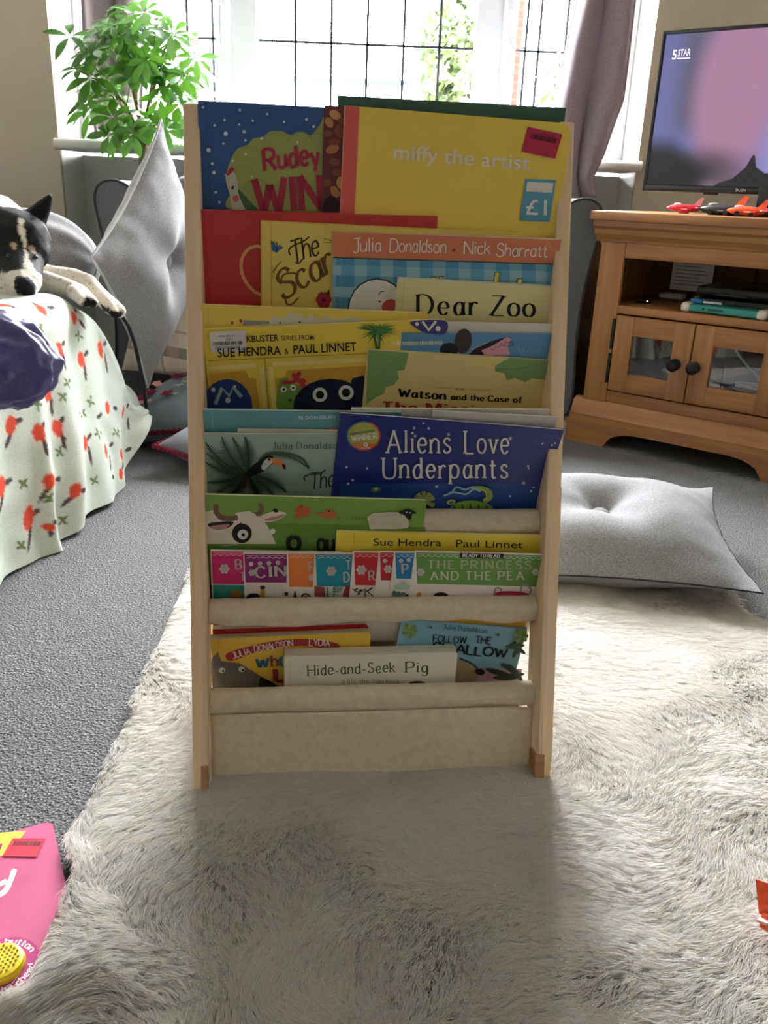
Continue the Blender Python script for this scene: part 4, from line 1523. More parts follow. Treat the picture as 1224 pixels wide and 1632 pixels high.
for x, y, a, L in ((720, 375, 15, 22), (790, 355, 30, 18), (800, 395, -10, 20), (820, 375, 50, 18), (760, 405, 0, 20)):
    b.ell(*z10(x, y)[0], L, 4.2, (44, 66, 58), a)
b.poly(z10(470, 300, 530, 305, 590, 345, 600, 400, 560, 440, 470, 440), (170, 150, 116), True)
b.line(z10(490, 290, 560, 320, 595, 350), 2.6, (40, 70, 90))
b.ell(*z10(610, 370)[0], 8, 5, (34, 40, 48), 10)
b.pen('Julia Donaldson', *seg(z10(392, 116, 650, 142)), 7.4, (50, 64, 70), .13, .08, .08, 0, .18)
b.pen('FOLLOW', *seg(z10(332, 192, 528, 202)), 11, BLACK, .14, .12, 0, .05, .14, .04)
b.pen('THE', *seg(z10(582, 198, 674, 208)), 11, BLACK, .14, .12, 0, .05, .16, .04)
b.pen('SWALLOW', *seg(z10(330, 248, 765, 287)), 14.5, BLACK, .17, .14, 0, .05, .12, .05)
for x, y in ((312, 104), (712, 150)):
    b.line(z10(x - 14, y, x + 14, y + 2), 1, (60, 74, 80), False)
    b.line(z10(x + 2, y - 9, x + 16, y + 2, x, y + 11), 1, (60, 74, 80), False)
b.done()
b = Book('board_book', 'thick cream board book with a green handwritten title, front of the lowest pocket', 7, 0, (453, 1047), (729.5, 1039.5), .085, .0165, (232, 228, 208), 'board', (0, 0, .004, .001), .35, spine=(150, 160, 84))
b.line(z9(622, 292, 618, 480), .7, (206, 200, 176), False)
b.pen('Hide-and-Seek', *seg(z9(728, 408) + z10(112, 374)), 16.5, (56, 92, 66), .13, .075, .07, 0, .17, .04)
b.pen('Pig', *seg(z10(172, 376, 306, 376)), 16.5, (56, 92, 66), .13, .075, .07, 0, .17, .04)
b.pen('a lift-the-flap book', *seg(z9(935, 454) + z10(140, 444)), 7.2, (142, 140, 96), .12, .09, .05, 0, .18)
b.ell(*z10(240, 446)[0], 15, 5, (50, 46, 44))
b.done()
# ---------------------------------------------------------------- oak television stand, right
TO = Vector((.54, 1.65, 0))
TT = Vector((.796, -.606, 0)).normalized()
TN = Vector((-TT.y, TT.x, 0))
TM = basis(TT, TN, Vector((0, 0, 1)), TO)
OAK = [(0.22, (116, 75, 40)), (0.5, (145, 100, 57)), (0.78, (160, 116, 71))]
M_OAKX = wood('oak_grain_across', OAK, 'x', .8, .45, .4, .05)
M_OAKZ = wood('oak_grain_upright', OAK, 'z', .8, .45, .4, .05)
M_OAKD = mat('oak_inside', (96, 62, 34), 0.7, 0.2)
M_IRON = mat('dark_iron', (34, 32, 32), 0.45, 0.5, 0.6)
M_DARK = mat('matt_black_plastic', (16, 16, 18), 0.4, 0.4)
SW, SD, SH = .665, .42, .645        # width, depth, height
tv = thing('television_stand', 'oak television stand with two glazed doors on the grey carpet at right', 'cabinet', TM)


def pt(name, fn, parent=tv, smooth=30):
    mb = MB()
    fn(mb)
    return mb.build(name, parent, smooth)


pt('top_board', lambda m: (m.box((-.0, -.028, .620), (SW + .025, SD, SH), M_OAKX, .006)))


def cornice(m):
    prof = [(-.02, .620), (-.02, .606), (-.008, .598), (-.005, .585), (.006, .575), (.012, .565), (.03, .565), (.03, .620)]
    n = len(prof)
    V = [(.01, y, z) for y, z in prof] + [(SW + .015, y, z) for y, z in prof]
    m.add(V, [list(range(n))[::-1], list(range(n, 2 * n))] + [[i, (i + 1) % n, (i + 1) % n + n, i + n] for i in range(n)], M_OAKX)
    m.box((.025, 0.008, .560), (SW, .03, .620), M_OAKX)


pt('cornice', cornice)
LX, RX = .032, SW - .0              # carcass sides


def carcass(m):
    m.box((LX, .01, .06), (LX + .02, SD, .60), M_OAKZ, .002)
    m.box((RX - .02, .01, .06), (RX, SD, .60), M_OAKZ, .002)
    # back panel in two sheets, no cable hole cut; a pale disc stands in for it
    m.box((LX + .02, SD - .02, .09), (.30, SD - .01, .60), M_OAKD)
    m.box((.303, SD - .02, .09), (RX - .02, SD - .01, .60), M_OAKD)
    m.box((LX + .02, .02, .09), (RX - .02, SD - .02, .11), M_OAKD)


pt('carcass', carcass)


def face(m):
    m.box((LX, .0, .125), (.102, .022, .565), M_OAKZ, .002)
    m.box((SW - .10, .0, .125), (SW, .022, .565), M_OAKZ, .002)
    m.box((.102, .001, .526), (SW - .10, .022, .565), M_OAKX, .002)
    m.box((.102, .001, .128), (SW - .10, .022, .160), M_OAKX, .002)


pt('face_frame', face)
pt('shelf', lambda m: m.box((LX + .02, .002, .378), (RX - .02, SD - .02, .400), M_OAKX, .002))


def base(m):
    prof = [(-.022, .068), (-.022, .085), (-.012, .098), (-.006, .115), (.004, .128), (.03, .128), (.03, .068)]
    n = len(prof)
    V = [(.006, y, z) for y, z in prof] + [(SW + .02, y, z) for y, z in prof]
    m.add(V, [list(range(n))[::-1], list(range(n, 2 * n))] + [[i, (i + 1) % n, (i + 1) % n + n, i + n] for i in range(n)], M_OAKX)


pt('base_moulding', base)


def plinth(m):
    a0, a1, pk = .12, SW - .10, .050
    arch = []
    for k in range(25):
        q = k / 24
        x = a0 + (a1 - a0) * q
        e = min(q, 1 - q) * 2
        z = pk * (1 - (1 - min(1, e / .45)) ** 2) ** .5 if e < .45 else pk
        arch.append((x, z))
    out = [(.0, 0), *arch[:1], *arch[1:-1], arch[-1], (SW + .026, 0), (SW + .026, .068), (.0, .068)]
    M = Matrix(((1, 0, 0, 0), (0, 0, -1, .002), (0, 1, 0, 0), (0, 0, 0, 1)))
    m.prism(out, 0, .026, M_OAKX, M)
    m.box((.0, .0, 0), (.022, SD, .068), M_OAKX, .002)
    m.box((SW + .004, .0, 0), (SW + .026, SD, .068), M_OAKX, .002)


pt('plinth', plinth)
for k, (x0, x1, kx, hx) in enumerate(((.105, .325, .288, .099), (.328, .560, .341, None))):
    z0, z1 = .164, .374

    def door(m, x0=x0, x1=x1):
        f = .052
        m.box((x0, -.004, z0), (x0 + f, .016, z1), M_OAKZ, .002)
        m.box((x1 - f, -.004, z0), (x1, .016, z1), M_OAKZ, .002)
        m.box((x0 + f - .001, -.0035, z0), (x1 - f + .001, .015, z0 + f), M_OAKX, .002)
        m.box((x0 + f - .001, -.0035, z1 - f), (x1 - f + .001, .015, z1), M_OAKX, .002)
    d = pt('door', door)
    pt('glass_pane', lambda m: m.box((x0 + .05, .004, z0 + .05), (x1 - .05, .007, z1 - .05), M_GLASS), d)

    def knob(m, kx=kx):
        M = Matrix.Translation((kx, -.004, .262)) @ Matrix.Rotation(PI / 2, 4, 'X')
        m.lathe([(.016, 0), (.016, .003), (.008, .006), (.007, .014), (.014, .018), (.0165, .024), (.013, .030), (.006, .032)], M_IRON, 20, M)
    pt('knob', knob, d, 50)
    if hx:
        for zc in (.322, .226):
            pt('hinge', lambda m, zc=zc: m.tube([(hx, -.003, zc - .042), (hx, -.003, zc + .042)], .0045, M_IRON, 10), d, 50)


def on_tv(name, label, cat, fn, loc, group=None, part='body', rz=0.0):
    root = thing(name, label, cat, TM @ Matrix.Translation(loc) @ Matrix.Rotation(rz, 4, 'Z'), group)
    fn(root)
    return root


def one(root, name, fn, smooth=35, label=None):
    mb = MB()
    fn(mb)
    o = mb.build(name, root, smooth)
    if label:
        o['label'] = label
    return o


# ---- things in the open compartment
M_PAPER = mat('printed_paper', (196, 198, 202), 0.7, 0.2)
M_GREYINK = mat('grey_print', (120, 122, 128), 0.7, 0.2)
M_WPLAS = mat('white_plastic', (206, 206, 204), 0.4, 0.4)


def leaflet(r):
    def f(m):
        m.box((0, 0, 0), (.125, .0015, .105), M_PAPER)
        for k in range(8):
            m.box((.012, -.0006, .016 + k * .0105), (.112 - (k % 3) * .012, 0, .0185 + k * .0105), M_GREYINK)
    one(r, 'sheet', f)


on_tv('printed_leaflet', 'white printed sheet propped upright at the back of the open shelf', 'paper', leaflet, (.11, .36, .4235))
for x, w_, lab in ((.10, .075, 'short white remote lying at the left of the open shelf'), (.205, .11, 'longer white remote beside the short one on the open shelf')):
    def rem(r, w_=w_):
        one(r, 'body', lambda m: m.box((0, 0, 0), (w_, .04, .016), M_WPLAS, .006))
        one(r, 'button', lambda m: m.box((w_ * .4, .014, .0155), (w_ * .6, .024, .0175), M_GREYINK, .001))
    on_tv('remote_control', lab, 'remote control', rem, (x, .30, .4003), 'white remotes on the open shelf')


def dongle(r):
    one(r, 'body', lambda m: m.box((0, 0, 0), (.04, .02, .012), M_DARK, .004))
    one(r, 'indicator_light', lambda m: m.ball((.034, -.0005, .007), .0018, mat('lit_indicator', (255, 255, 255), .5, .3, 0, (255, 255, 255), 2.0), 2))


on_tv('small_black_box', 'small black box with a tiny white light at the front left of the open shelf', 'electronics', dongle, (.108, .11, .4003))


def console(r):
    one(r, 'lower_shell', lambda m: m.box((0, 0, 0), (.29, .21, .030), M_DARK, .006))
    one(r, 'upper_shell', lambda m: m.box((-.006, .004, .033), (.296, .21, .062), M_DARK, .010))
    one(r, 'disc_slot', lambda m: m.box((.05, .0025, .040), (.13, .0045, .043), mat('satin_grey', (70, 70, 74), .3, .5)))


on_tv('games_console', 'flat black games console in the open shelf of the oak stand', 'electronics', console, (.272, .13, .4003))
M_TEAL = mat('teal_plastic', (46, 140, 136), 0.4, 0.4)
M_CREAM = mat('cream_plastic', (214, 206, 188), 0.45, 0.4)


def handheld(r):
    one(r, 'case', lambda m: m.box((.02, 0, .003), (.205, .085, .021), M_TEAL, .004))
    for nm, x in (('end_grip', 0), ('end_grip', .198)):
        one(r, nm, lambda m, x=x: m.box((x, -.004, 0), (x + .027, .088, .025), M_CREAM, .009), 50, 'cream end grip')

    def vents(m):
        m.ball((.062, -.0002, .013), (.0032, .001, .0032), M_DARK, 2)
        for k in range(11):
            m.box((.075 + k * .0036, -.0008, .0095), (.0772 + k * .0036, .001, .0150), M_DARK)
    one(r, 'vent_slots', vents)


on_tv('handheld_console', 'teal handheld games console with cream ends at the shelf front', 'electronics', handheld, (.268, .022, .4003), rz=-.03)


def stick(r):
    one(r, 'body', lambda m: m.box((0, 0, 0), (.034, .018, .014), mat('blue_plastic', (40, 110, 160), .4, .4), .005))
    one(r, 'metal_plug', lambda m: m.box((.034, .004, .003), (.082, .014, .009), mat('plug_metal', (200, 200, 204), .3, .5), .001))


on_tv('usb_stick', 'blue memory stick with a white plug lying on the teal handheld', 'electronics', stick, (.283, .045, .4215))


def disc(r):  # added disc imitating a round hole onto the wall behind
    M = Matrix.Rotation(PI / 2, 4, 'X')
    one(r, 'disc', lambda m: m.lathe([(.001, 0), (.045, 0), (.045, .003), (.001, .003)], mat('hole_wall_tone', (196, 184, 166), .7, .2), 32, M))
    one(r, 'cable', lambda m: m.tube([(-.05, -.006, -.03), (-.02, -.008, -.004), (.02, -.009, .03), (.05, -.006, .06)], .0022, M_DARK, 8))


on_tv('cable_hole_disc', 'pale disc standing in for a round cable hole at the back of the open shelf, crossed by a black cable', 'disc', disc, (.505, .385, .478))


def rear_cable(r):
    one(r, 'lead', lambda m: m.tube([(0, 0, .10), (.002, 0, .06), (-.003, 0, .02), (-.006, -.01, 0)], .0022, M_DARK, 8))


on_tv('black_cable', 'black cable hanging down the back of the open shelf', 'cable', rear_cable, (.345, .392, .415))


# ---- behind the glass doors
def case_l(r):
    one(r, 'stack_of_paper', lambda m: m.box((0, 0, 0), (.13, .18, .045), M_PAPER, .004))
on_tv('white_box', 'flat white box behind the left glass door', 'box', case_l, (.165, .13, .1102), rz=.25)


def case_m(r):
    one(r, 'lid', lambda m: m.box((0, 0, 0), (.17, .15, .012), mat('grey_card', (140, 146, 150), .6, .3), .003))
on_tv('grey_folder', 'grey folder lying slanted on the white box behind the left door', 'folder', case_m, (.14, .14, .1572), rz=.12)


def case_r(r):
    one(r, 'carton', lambda m: m.box((0, 0, 0), (.12, .17, .075), mat('pale_grey_card', (176, 178, 180), .6, .3), .004))
on_tv('pale_carton', 'pale grey carton behind the right glass door', 'box', case_r, (.375, .11, .1102))


def cablecoil(r):
    pts = []
    for k in range(60):
        a = k * .42
        pts.append((.035 * math.cos(a) * (1 + .2 * math.sin(k)), .03 * math.sin(a), .004 + .00035 * k))
    one(r, 'coil', lambda m: m.tube(pts + [(.0, .02, .05), (-.05, .03, .09), (-.08, .04, .12)], .003, M_WPLAS, 8), 60)
on_tv('white_cable', 'white coiled cable lying on the pale carton behind the right door', 'cable', cablecoil, (.445, .17, .1855))

# ---------------------------------------------------------------- television
M_GLOSSB = mat('gloss_black_bezel', (12, 12, 14), 0.18, 0.5)
tele = thing('television', 'black flat television showing a blurred pink face on the oak stand', 'television', TM @ Matrix.Translation((.046, .2, .6455)))
TWD, TZ0, TZ1 = .735, .055, .458
one(tele, 'housing', lambda m: (m.box((0, .004, TZ0), (TWD, .03, TZ1), M_DARK, .004), m.box((.1, .028, TZ0 + .04), (TWD - .1, .06, TZ1 - .12), M_DARK, .01)))
one(tele, 'bezel', lambda m: (m.box((0, -.004, TZ0), (TWD, .006, TZ0 + .018), M_GLOSSB, .003), m.box((0, -.004, TZ1 - .010), (TWD, .006, TZ1), M_GLOSSB, .003),
                              m.box((0, -.004, TZ0), (.010, .006, TZ1), M_GLOSSB, .003), m.box((TWD - .010, -.004, TZ0), (TWD, .006, TZ1), M_GLOSSB, .003)))
one(tele, 'sensor_tab', lambda m: m.box((.175, -.002, TZ0 - .005), (.215, .006, TZ0 + .001), M_DARK, .002))
one(tele, 'stand_foot', lambda m: (m.box((.32, -.005, .010), (.42, .03, TZ0 + .02), M_DARK, .004), m.box((.22, -.08, .0), (.52, .10, .012), M_GLOSSB, .004)))
sm = bpy.data.materials.new('lit_screen')
sm.use_nodes = True
b_ = sm.node_tree.nodes['Principled BSDF']
b_.inputs['Base Color'].default_value = (.01, .01, .012, 1)
b_.inputs['Roughness'].default_value = .25
ca = sm.node_tree.nodes.new('ShaderNodeVertexColor')
ca.layer_name = 'picture'
sm.node_tree.links.new(ca.outputs[0], b_.inputs['Emission Color'])
b_.inputs['Emission Strength'].default_value = 0.66


def sst(a, b, x):
    t_ = max(0, min(1, (x - a) / (b - a)))
    return t_ * t_ * (3 - 2 * t_)


def mixc(a, b, f):
    return tuple(p + (q - p) * f for p, q in zip(a, b))


def picture(X, Zc):
    """X 0..1 across the seen part (left 57 % of the screen), Zc 0 bottom .. 1 top"""
    c = mixc((104, 106, 160), (150, 145, 205), sst(.5, 1.05, X))
    c = mixc(c, (88, 84, 106), .9 * math.exp(-((X - .26) / .13) ** 2) * sst(.25, .5, Zc))
    d = ((X - .58) / .34) ** 2 + ((Zc - .62) / .66) ** 2
    c = mixc(c, (170, 124, 152), (1 - sst(.25, 1.35, d)) * .95)
    c = mixc(c, (92, 72, 84), sst(.0, .35, .32 - Zc) * math.exp(-((X - .42) / .3) ** 2))
    c = mixc(c, (62, 52, 58), .8 * math.exp(-((X - .46) / .2) ** 2 - ((Zc - .12) / .10) ** 2))
    c = mixc(c, (12, 17, 25), 1 - sst(-.10, .10, Zc - .27 + .75 * max(0, X - .14) ** 1.2))
    c = mixc(c, (150, 118, 142), .7 * math.exp(-((X - .50) / .10) ** 2 - ((Zc + .0) / .06) ** 2))
    # right shoulder, crisp edge rising to a peak
    pts_ = ((.50, -.02), (.56, .02), (.66, .05), (.74, .12), (.785, .215), (.80, .20), (.82, .13), (.88, .095), (1.0, .075), (2.1, .05))
    edge = -1
    for (xa, za), (xb, zb) in zip(pts_, pts_[1:]):
        if xa <= X < xb:
            edge = za + (zb - za) * (X - xa) / (xb - xa)
    if Zc < edge:
        c = (12, 16, 24)
    return c


NX, NZ = 340, 190
mb = MB()
sx0, sx1, sz0, sz1 = .010, TWD - .010, TZ0 + .018, TZ1 - .010
mb.grid(lambda a, b: (sx0 + (sx1 - sx0) * a, -.0005, sz0 + (sz1 - sz0) * b), NX, NZ, sm)
scr = mb.build('screen', tele)
at_ = scr.data.color_attributes.new('picture', 'FLOAT_COLOR', 'POINT')
for i, v_ in enumerate(scr.data.vertices):
    c = picture((v_.co.x - sx0) / (sx1 - sx0) / .50, (v_.co.z - sz0) / (sz1 - sz0))
    at_.data[i].color = (*lin(c), 1)
M_LOGO = mat('lit_logo', (220, 205, 225), .5, .3, 0, (226, 210, 232), .8)


def flat_text(mb, pls, adv, x0, z0, wdt, h, y, m):
    for pl in pls:
        mb.add([(x0 + a / adv * wdt, y, z0 + b * h) for a, b in pl], [list(range(len(pl)))], m)


mb = MB()
flat_text(mb, *plain_text('5', .01), .034, .388, .0115, .024, -.0012, M_LOGO)
flat_text(mb, *plain_text('STAR', .01), .049, .395, .034, .017, -.0012, M_LOGO)
mb.box((.048, -.0012, .388), (.083, -.0008, .3905), M_LOGO)
mb.build('channel_logo', tele)
mb = MB()
flat_text(mb, *plain_text('BUSH', .012), .262, TZ0 + .006, .026, .0075, -.0046, mat('silver_print', (190, 190, 194), .3, .5, .5))
mb.build('maker_badge', tele)


# ---------------------------------------------------------------- toy planes on the stand and rug
def toy_jet(name, label, M, L, c1, c2, c3, group, fin=True, wheels=False):
    r = thing(name, label, 'toy', M, group)
    m1, m2, m3 = mat('toy_paint', c1, .3, .5), mat('toy_paint', c2, .3, .5), mat('toy_paint', c3, .35, .5)
    M1 = Matrix.Rotation(PI / 2, 4, 'Y')
    one(r, 'fuselage', lambda m: m.lathe([(.001, -L * .5), (.006 * L / .09, -L * .40), (.0095 * L / .09, -L * .18), (.0105 * L / .09, .1 * L), (.009 * L / .09, .38 * L), (.006 * L / .09, .5 * L)], m1, 16, Matrix.Translation((0, 0, .014)) @ M1), 50)
    one(r, 'canopy', lambda m: m.ball((-.16 * L, 0, .014 + .0085 * L / .09), (.15 * L, .055 * L, .055 * L), m2, 2), 60)
    for s in (-1, 1):
        one(r, 'wing', lambda m, s=s: m.prism([(-.12 * L, 0), (.22 * L, s * .42 * L), (.34 * L, s * .42 * L), (.30 * L, 0)][::s], .0105, .0130, m1), 30)
        one(r, 'tail_plane', lambda m, s=s: m.prism([(.34 * L, 0), (.46 * L, s * .2 * L), (.54 * L, s * .2 * L), (.50 * L, 0)][::s], .0150, .0170, m2), 30)
    MT = Matrix(((1, 0, 0, 0), (0, 0, 1, -.0012), (0, 1, 0, .018), (0, 0, 0, 1)))
    one(r, 'tail_fin', lambda m: m.prism([(.26 * L, 0), (.50 * L, .27 * L), (.60 * L, .27 * L), (.52 * L, 0)], 0, .0024, m3, MT), 30)
    if wheels:
        for x, y in ((-.2, -.1), (.18, -.12), (.18, .12)):
            one(r, 'wheel', lambda m, x=x, y=y: m.lathe([(.002, -.003), (.0065, -.003), (.0065, .003), (.002, .003)], M_DARK, 14, Matrix.Translation((x * L, y * L, .0065)) @ Matrix.Rotation(PI / 2, 4, 'X')), 40)
    else:
        one(r, 'belly', lambda m: m.box((-.1 * L, -.008, 0), (.2 * L, .008, .012), m1, .003), 40)
    return r


TOP = .6455
G1 = 'toy planes on the oak stand'
toy_jet('toy_plane', 'red and white toy jet at the left of the oak stand top', TM @ Matrix.Translation((.200, .12, TOP)) @ Matrix.Rotation(.12, 4, 'Z'), .086, (196, 34, 56), (232, 190, 196), (226, 150, 160), G1)
toy_jet('toy_plane', 'black toy plane with an orange tail fin and wheels below the television', TM @ Matrix.Translation((.300, .12, TOP)) @ Matrix.Rotation(-.05, 4, 'Z'), .115, (40, 40, 44), (140, 140, 144), (240, 90, 40), G1, wheels=True)
toy_jet('toy_plane', 'orange toy plane nose to tail with the black one on the stand', TM @ Matrix.Translation((.382, .06, TOP)) @ Matrix.Rotation(.1, 4, 'Z'), .09, (232, 84, 40), (232, 190, 196), (236, 96, 46), G1, wheels=True)
toy_jet('toy_plane', 'red toy jet behind the orange one, cut by the picture edge', TM @ Matrix.Translation((.44, .16, TOP)) @ Matrix.Rotation(.1, 4, 'Z'), .098, (196, 34, 50), (232, 190, 196), (226, 150, 160), G1)
p = at_z(1218, 1478, .03)
toy_jet('toy_plane', 'orange toy plane lying in the fur rug at the right edge', Matrix.Translation((p.x + .041, p.y - .030, .028)) @ Matrix.Rotation(-.45, 4, 'Z') @ Matrix.Rotation(PI, 4, 'Z') @ Matrix.Rotation(.5, 4, 'X'), .11, (232, 88, 44), (236, 200, 196), (232, 92, 48), None)

# ---------------------------------------------------------------- dark cabinet end between sofa and stand
M_UMBER = wood('dark_brown_wood', [(0.25, (44, 34, 28)), (0.5, (58, 45, 37)), (0.75, (72, 57, 46))], 'z', .8, .45, .35, .05)
cab = thing('side_cabinet', 'dark brown narrow cabinet squeezed between the grey sofa arm and the oak stand', 'cabinet', Matrix.Translation((.675, 2.06, 0)))
one(cab, 'body', lambda m: m.box((-.08, 0, .03), (.085, .22, .600), M_UMBER, .004))
one(cab, 'top', lambda m: m.box((-.085, -.008, .600), (.09, .225, .622), M_UMBER, .005))
one(cab, 'door', lambda m: (m.box((-.07, -.012, .06), (.075, -.001, .30), M_UMBER, .004), m.box((-.045, -.016, .09), (.05, -.011, .27), M_UMBER, .003)))
one(cab, 'drawer', lambda m: m.box((-.07, -.012, .315), (.075, -.001, .58), M_UMBER, .004))

# ---------------------------------------------------------------- curtains
t = NT('mauve_curtain_weave', 0.9, 0.12)
v = t.coords()
f = t.noise(v, 420, 3, 0.75)
t.color(t.ramp(f, [(0.35, (112, 103, 110)), (0.65, (156, 145, 151))]))
t.bump(f, .25, .001)
tl = t.n('ShaderNodeBsdfTranslucent')
tl.inputs[0].default_value = (*lin((160, 140, 152)), 1)
mx = t.n('ShaderNodeMixShader')
mx.inputs[0].default_value = .10
t.l(t.b.outputs[0], mx.inputs[1])
t.l(tl.outputs[0], mx.inputs[2])
t.l(mx.outputs[0], t.t.nodes['Material Output'].inputs[0])
M_CURT = t.m


def curtain(name, label, Y, rows, folds, amp, ztop, ph=0.0, seed=0):
    """rows: picture rows (xl, yl, xr, yr) going down, on the upright plane at Y"""
    R = []
    for xl, yl, xr, yr in rows:
        a, b = at_y(xl, yl, Y), at_y(xr, yr, Y)
        R.append((a, b))
    top = R[0]
    dz = ztop - top[0].z
    R.insert(0, (top[0] + Vector((0, 0, dz)), top[1] + Vector((.02, 0, dz))))
    L = [r[0] for r in R]
    Q = [r[1] for r in R]
    ks = [0.0]
    for i in range(1, len(R)):
        ks.append(ks[-1] + (L[i] - L[i - 1]).length)
    ks = [k / ks[-1] for k in ks]

    def lerpk(P, q):
        for i in range(1, len(P)):
            if q <= ks[i] + 1e-9:
                f_ = (q - ks[i - 1]) / (ks[i] - ks[i - 1])
                return P[i - 1].lerp(P[i], f_)
        return P[-1]

    def fn(a, b):
        l_, r_ = lerpk(L, b), lerpk(Q, b)
        p = l_.lerp(r_, a)
        w_ = (r_ - l_).length
        k = .6 + .4 * min(1, w_ / .2)
        y = amp * k * math.sin(ph + a * folds * 2 * PI + .6 * noise.noise(Vector((b * 3, seed, a * 2))))
        y += .012 * noise.noise(Vector((a * 5, b * 7, seed + 3)))
        p.x += .010 * math.cos(ph + a * folds * 2 * PI) * min(1, a * 4, (1 - a) * 4)
        return (p.x, p.y + y, p.z)
    mb = MB()
    mb.grid(fn, 110, 70, M_CURT)
    o = mb.build(name, None, 80)
    md = o.modifiers.new('thickness', 'SOLIDIFY')
    md.thickness = .004
    return tag(o, label, 'curtain')


curtain('curtain', 'mauve curtain gathered at the right side of the bay beside the television', 2.27, [(921, 0, 1016, 0), (902, 80, 1008, 80), (886, 165, 997, 160), (884, 200, 985, 190), (886, 240, 966, 245), (895, 285, 947, 290), (905, 322, 953, 314)], 1.9, .026, 2.15, 2.2, 1)
curtain('curtain', 'mauve curtain behind the umbrella plant at the left side of the bay', 2.47, [(126, 0, 232, 0), (130, 60, 230, 60), (137, 130, 226, 130), (146, 200, 222, 205), (150, 216, 232, 226)], 2.2, .024, 2.15, .8, 5)
# ---------------------------------------------------------------- cloth helpers
M_GREY = fabric('grey_melange', (98, 98, 101), (156, 156, 158), 520, .3)
M_GREY_D = fabric('dark_grey_weave', (84, 82, 84), (128, 126, 127), 420, .5)
M_GREY_B = fabric('mid_grey_weave', (70, 71, 73), (112, 113, 115), 520, .35)
M_PIPE = mat('dark_piping', (52, 54, 58), .8, .2)
M_LEGW = mat('grey_washed_wood', (176, 170, 160), .6, .3)


def cushion(name, label, c, n, up, w_, h_, t_, m, button=True, piping=None, pom=None, cat='cushion', pinch=.42, wr=.010, seed=0, group=None, flop=0.0, conc=.075, pw=.55, ex=2.4, art=None, pr=.003):
    n = Vector(n).normalized()
    up = Vector(up)
    up = (up - n * up.dot(n)).normalized()
    rt = up.cross(n)
    M = basis(rt, up, n, Vector(c))
    r = thing(name, label, cat, M, group)
    N = 44

    def edge(u, v_):
        x = u * w_ / 2 * (1 - conc * (1 - v_ * v_))
        y = v_ * h_ / 2 * (1 - conc * (1 - u * u))
        return x, y

    def surf(sg):
        def f(a, b):
            u, v_ = 2 * a - 1, 2 * b - 1
            u, v_ = math.sin(u * PI / 2) * .35 + u * .65, math.sin(v_ * PI / 2) * .35 + v_ * .65
            x, y = edge(u, v_)
            e = max(0, 1 - abs(u) ** ex) ** pw * max(0, 1 - abs(v_) ** ex) ** pw
            z = t_ / 2 * e
            rr_ = math.hypot(x, y)
            if button:
                z *= 1 - pinch * math.exp(-(rr_ / (.17 * w_)) ** 2) - .22 * math.exp(-(rr_ / (.05 * w_)) ** 2)
                an = math.atan2(y, x)
                z += .004 * math.cos(an * 4 + .6) * math.exp(-((rr_ - .12 * w_) / (.12 * w_)) ** 2) * e
            z += wr * e * noise.noise(Vector((x * 9, y * 9, seed + sg))) + .35 * wr * (1 - e) * noise.noise(Vector((x * 26, y * 26, seed)))
            return (x, y, sg * z + flop * (u * v_))
        return f
    mb = MB()
    mb.grid(surf(1), N, N, m)
    mb.grid(lambda a, b: surf(-1)(1 - a, b), N, N, m)
    if art:
        art(mb)
    one(r, 'cover', lambda q: ([q.add([mb.v[i] for i in f_], [list(range(len(f_)))], mb.mats[k_]) for f_, k_ in zip(mb.f, mb.m)]), 70)
    P = []
    for a in range(4 * 24):
        k, q = divmod(a, 24)
        q = q / 24 * 2 - 1
        u, v_ = ((q, -1), (1, q), (-q, 1), (-1, -q))[k]
        x, y = edge(u, v_)
        P.append((x, y, flop * u * v_))
    if piping:
        one(r, 'piping', lambda q: q.tube(P + P[:1], pr, piping, 8, False), 60)
    if pom:
        def pp(q):
            for i, pnt in enumerate(P):
                q.ball((pnt[0] * 1.02, pnt[1] * 1.02, pnt[2]), .0085, pom, 1)
        o = one(r, 'pompom_trim', pp, 60)
        o['label'] = 'dark red bobble trim'
        o['kind'] = 'stuff'
    if button:
        for sg in (1, -1):
            zc = surf(sg)(.5, .5)[2]
            one(r, 'button', lambda q, sg=sg, zc=zc: q.ball((0, 0, zc + sg * .007), (.017, .017, .008), m, 3), 60)
    return r


# ---------------------------------------------------------------- sofa under the window
sofa = thing('sofa', 'grey scroll-arm sofa under the bay window behind the bookcase', 'sofa', Matrix.Translation((-.14, 1.66, 0)))


def armpanel(q, sx):
    # outline of the scroll front (x outward), z up
    out = [(.0, .08), (.085, .08), (.082, .30), (.090, .45), (.108, .56), (.116, .62), (.105, .655), (.075, .672), (.040, .668), (.008, .645), (-.008, .60), (.0, .52), (.005, .3)]
    out = [tuple(k) for k in catmull(out, 4, True)]
    if sx < 0:
        out = [(-x, z) for x, z in out][::-1]
    return out


for sx, X0 in ((-1, -.58), (1, .59)):
    out = armpanel(None, sx)
    Mx = Matrix(((1, 0, 0, X0), (0, 0, -1, 0), (0, 1, 0, 0), (0, 0, 0, 1)))
    one(sofa, 'arm', lambda q: q.prism(out, -.58, -.02, M_GREY_D, Mx), 40)
    a = one(sofa, 'arm_front', lambda q: q.prism(out, -.02, .004, M_GREY_B, Mx), 40)
    one(a, 'piping', lambda q: q.tube([Mx @ Vector((x, z, .004)) for x, z in out + out[:1]], .0036, M_PIPE, 8, False), 60)
one(sofa, 'seat_base', lambda q: q.box((-.58, .03, .09), (.59, .60, .26), M_GREY_D, .015), 40)
for x0, x1 in ((-.575, .0), (.005, .585)):
    one(sofa, 'seat_cushion', lambda q: q.box((x0, .0, .262), (x1, .46, .41), M_GREY_B, .035), 50)
one(sofa, 'backrest', lambda q: q.box((-.60, .44, .20), (.61, .60, .70), M_GREY_B, .05), 50)
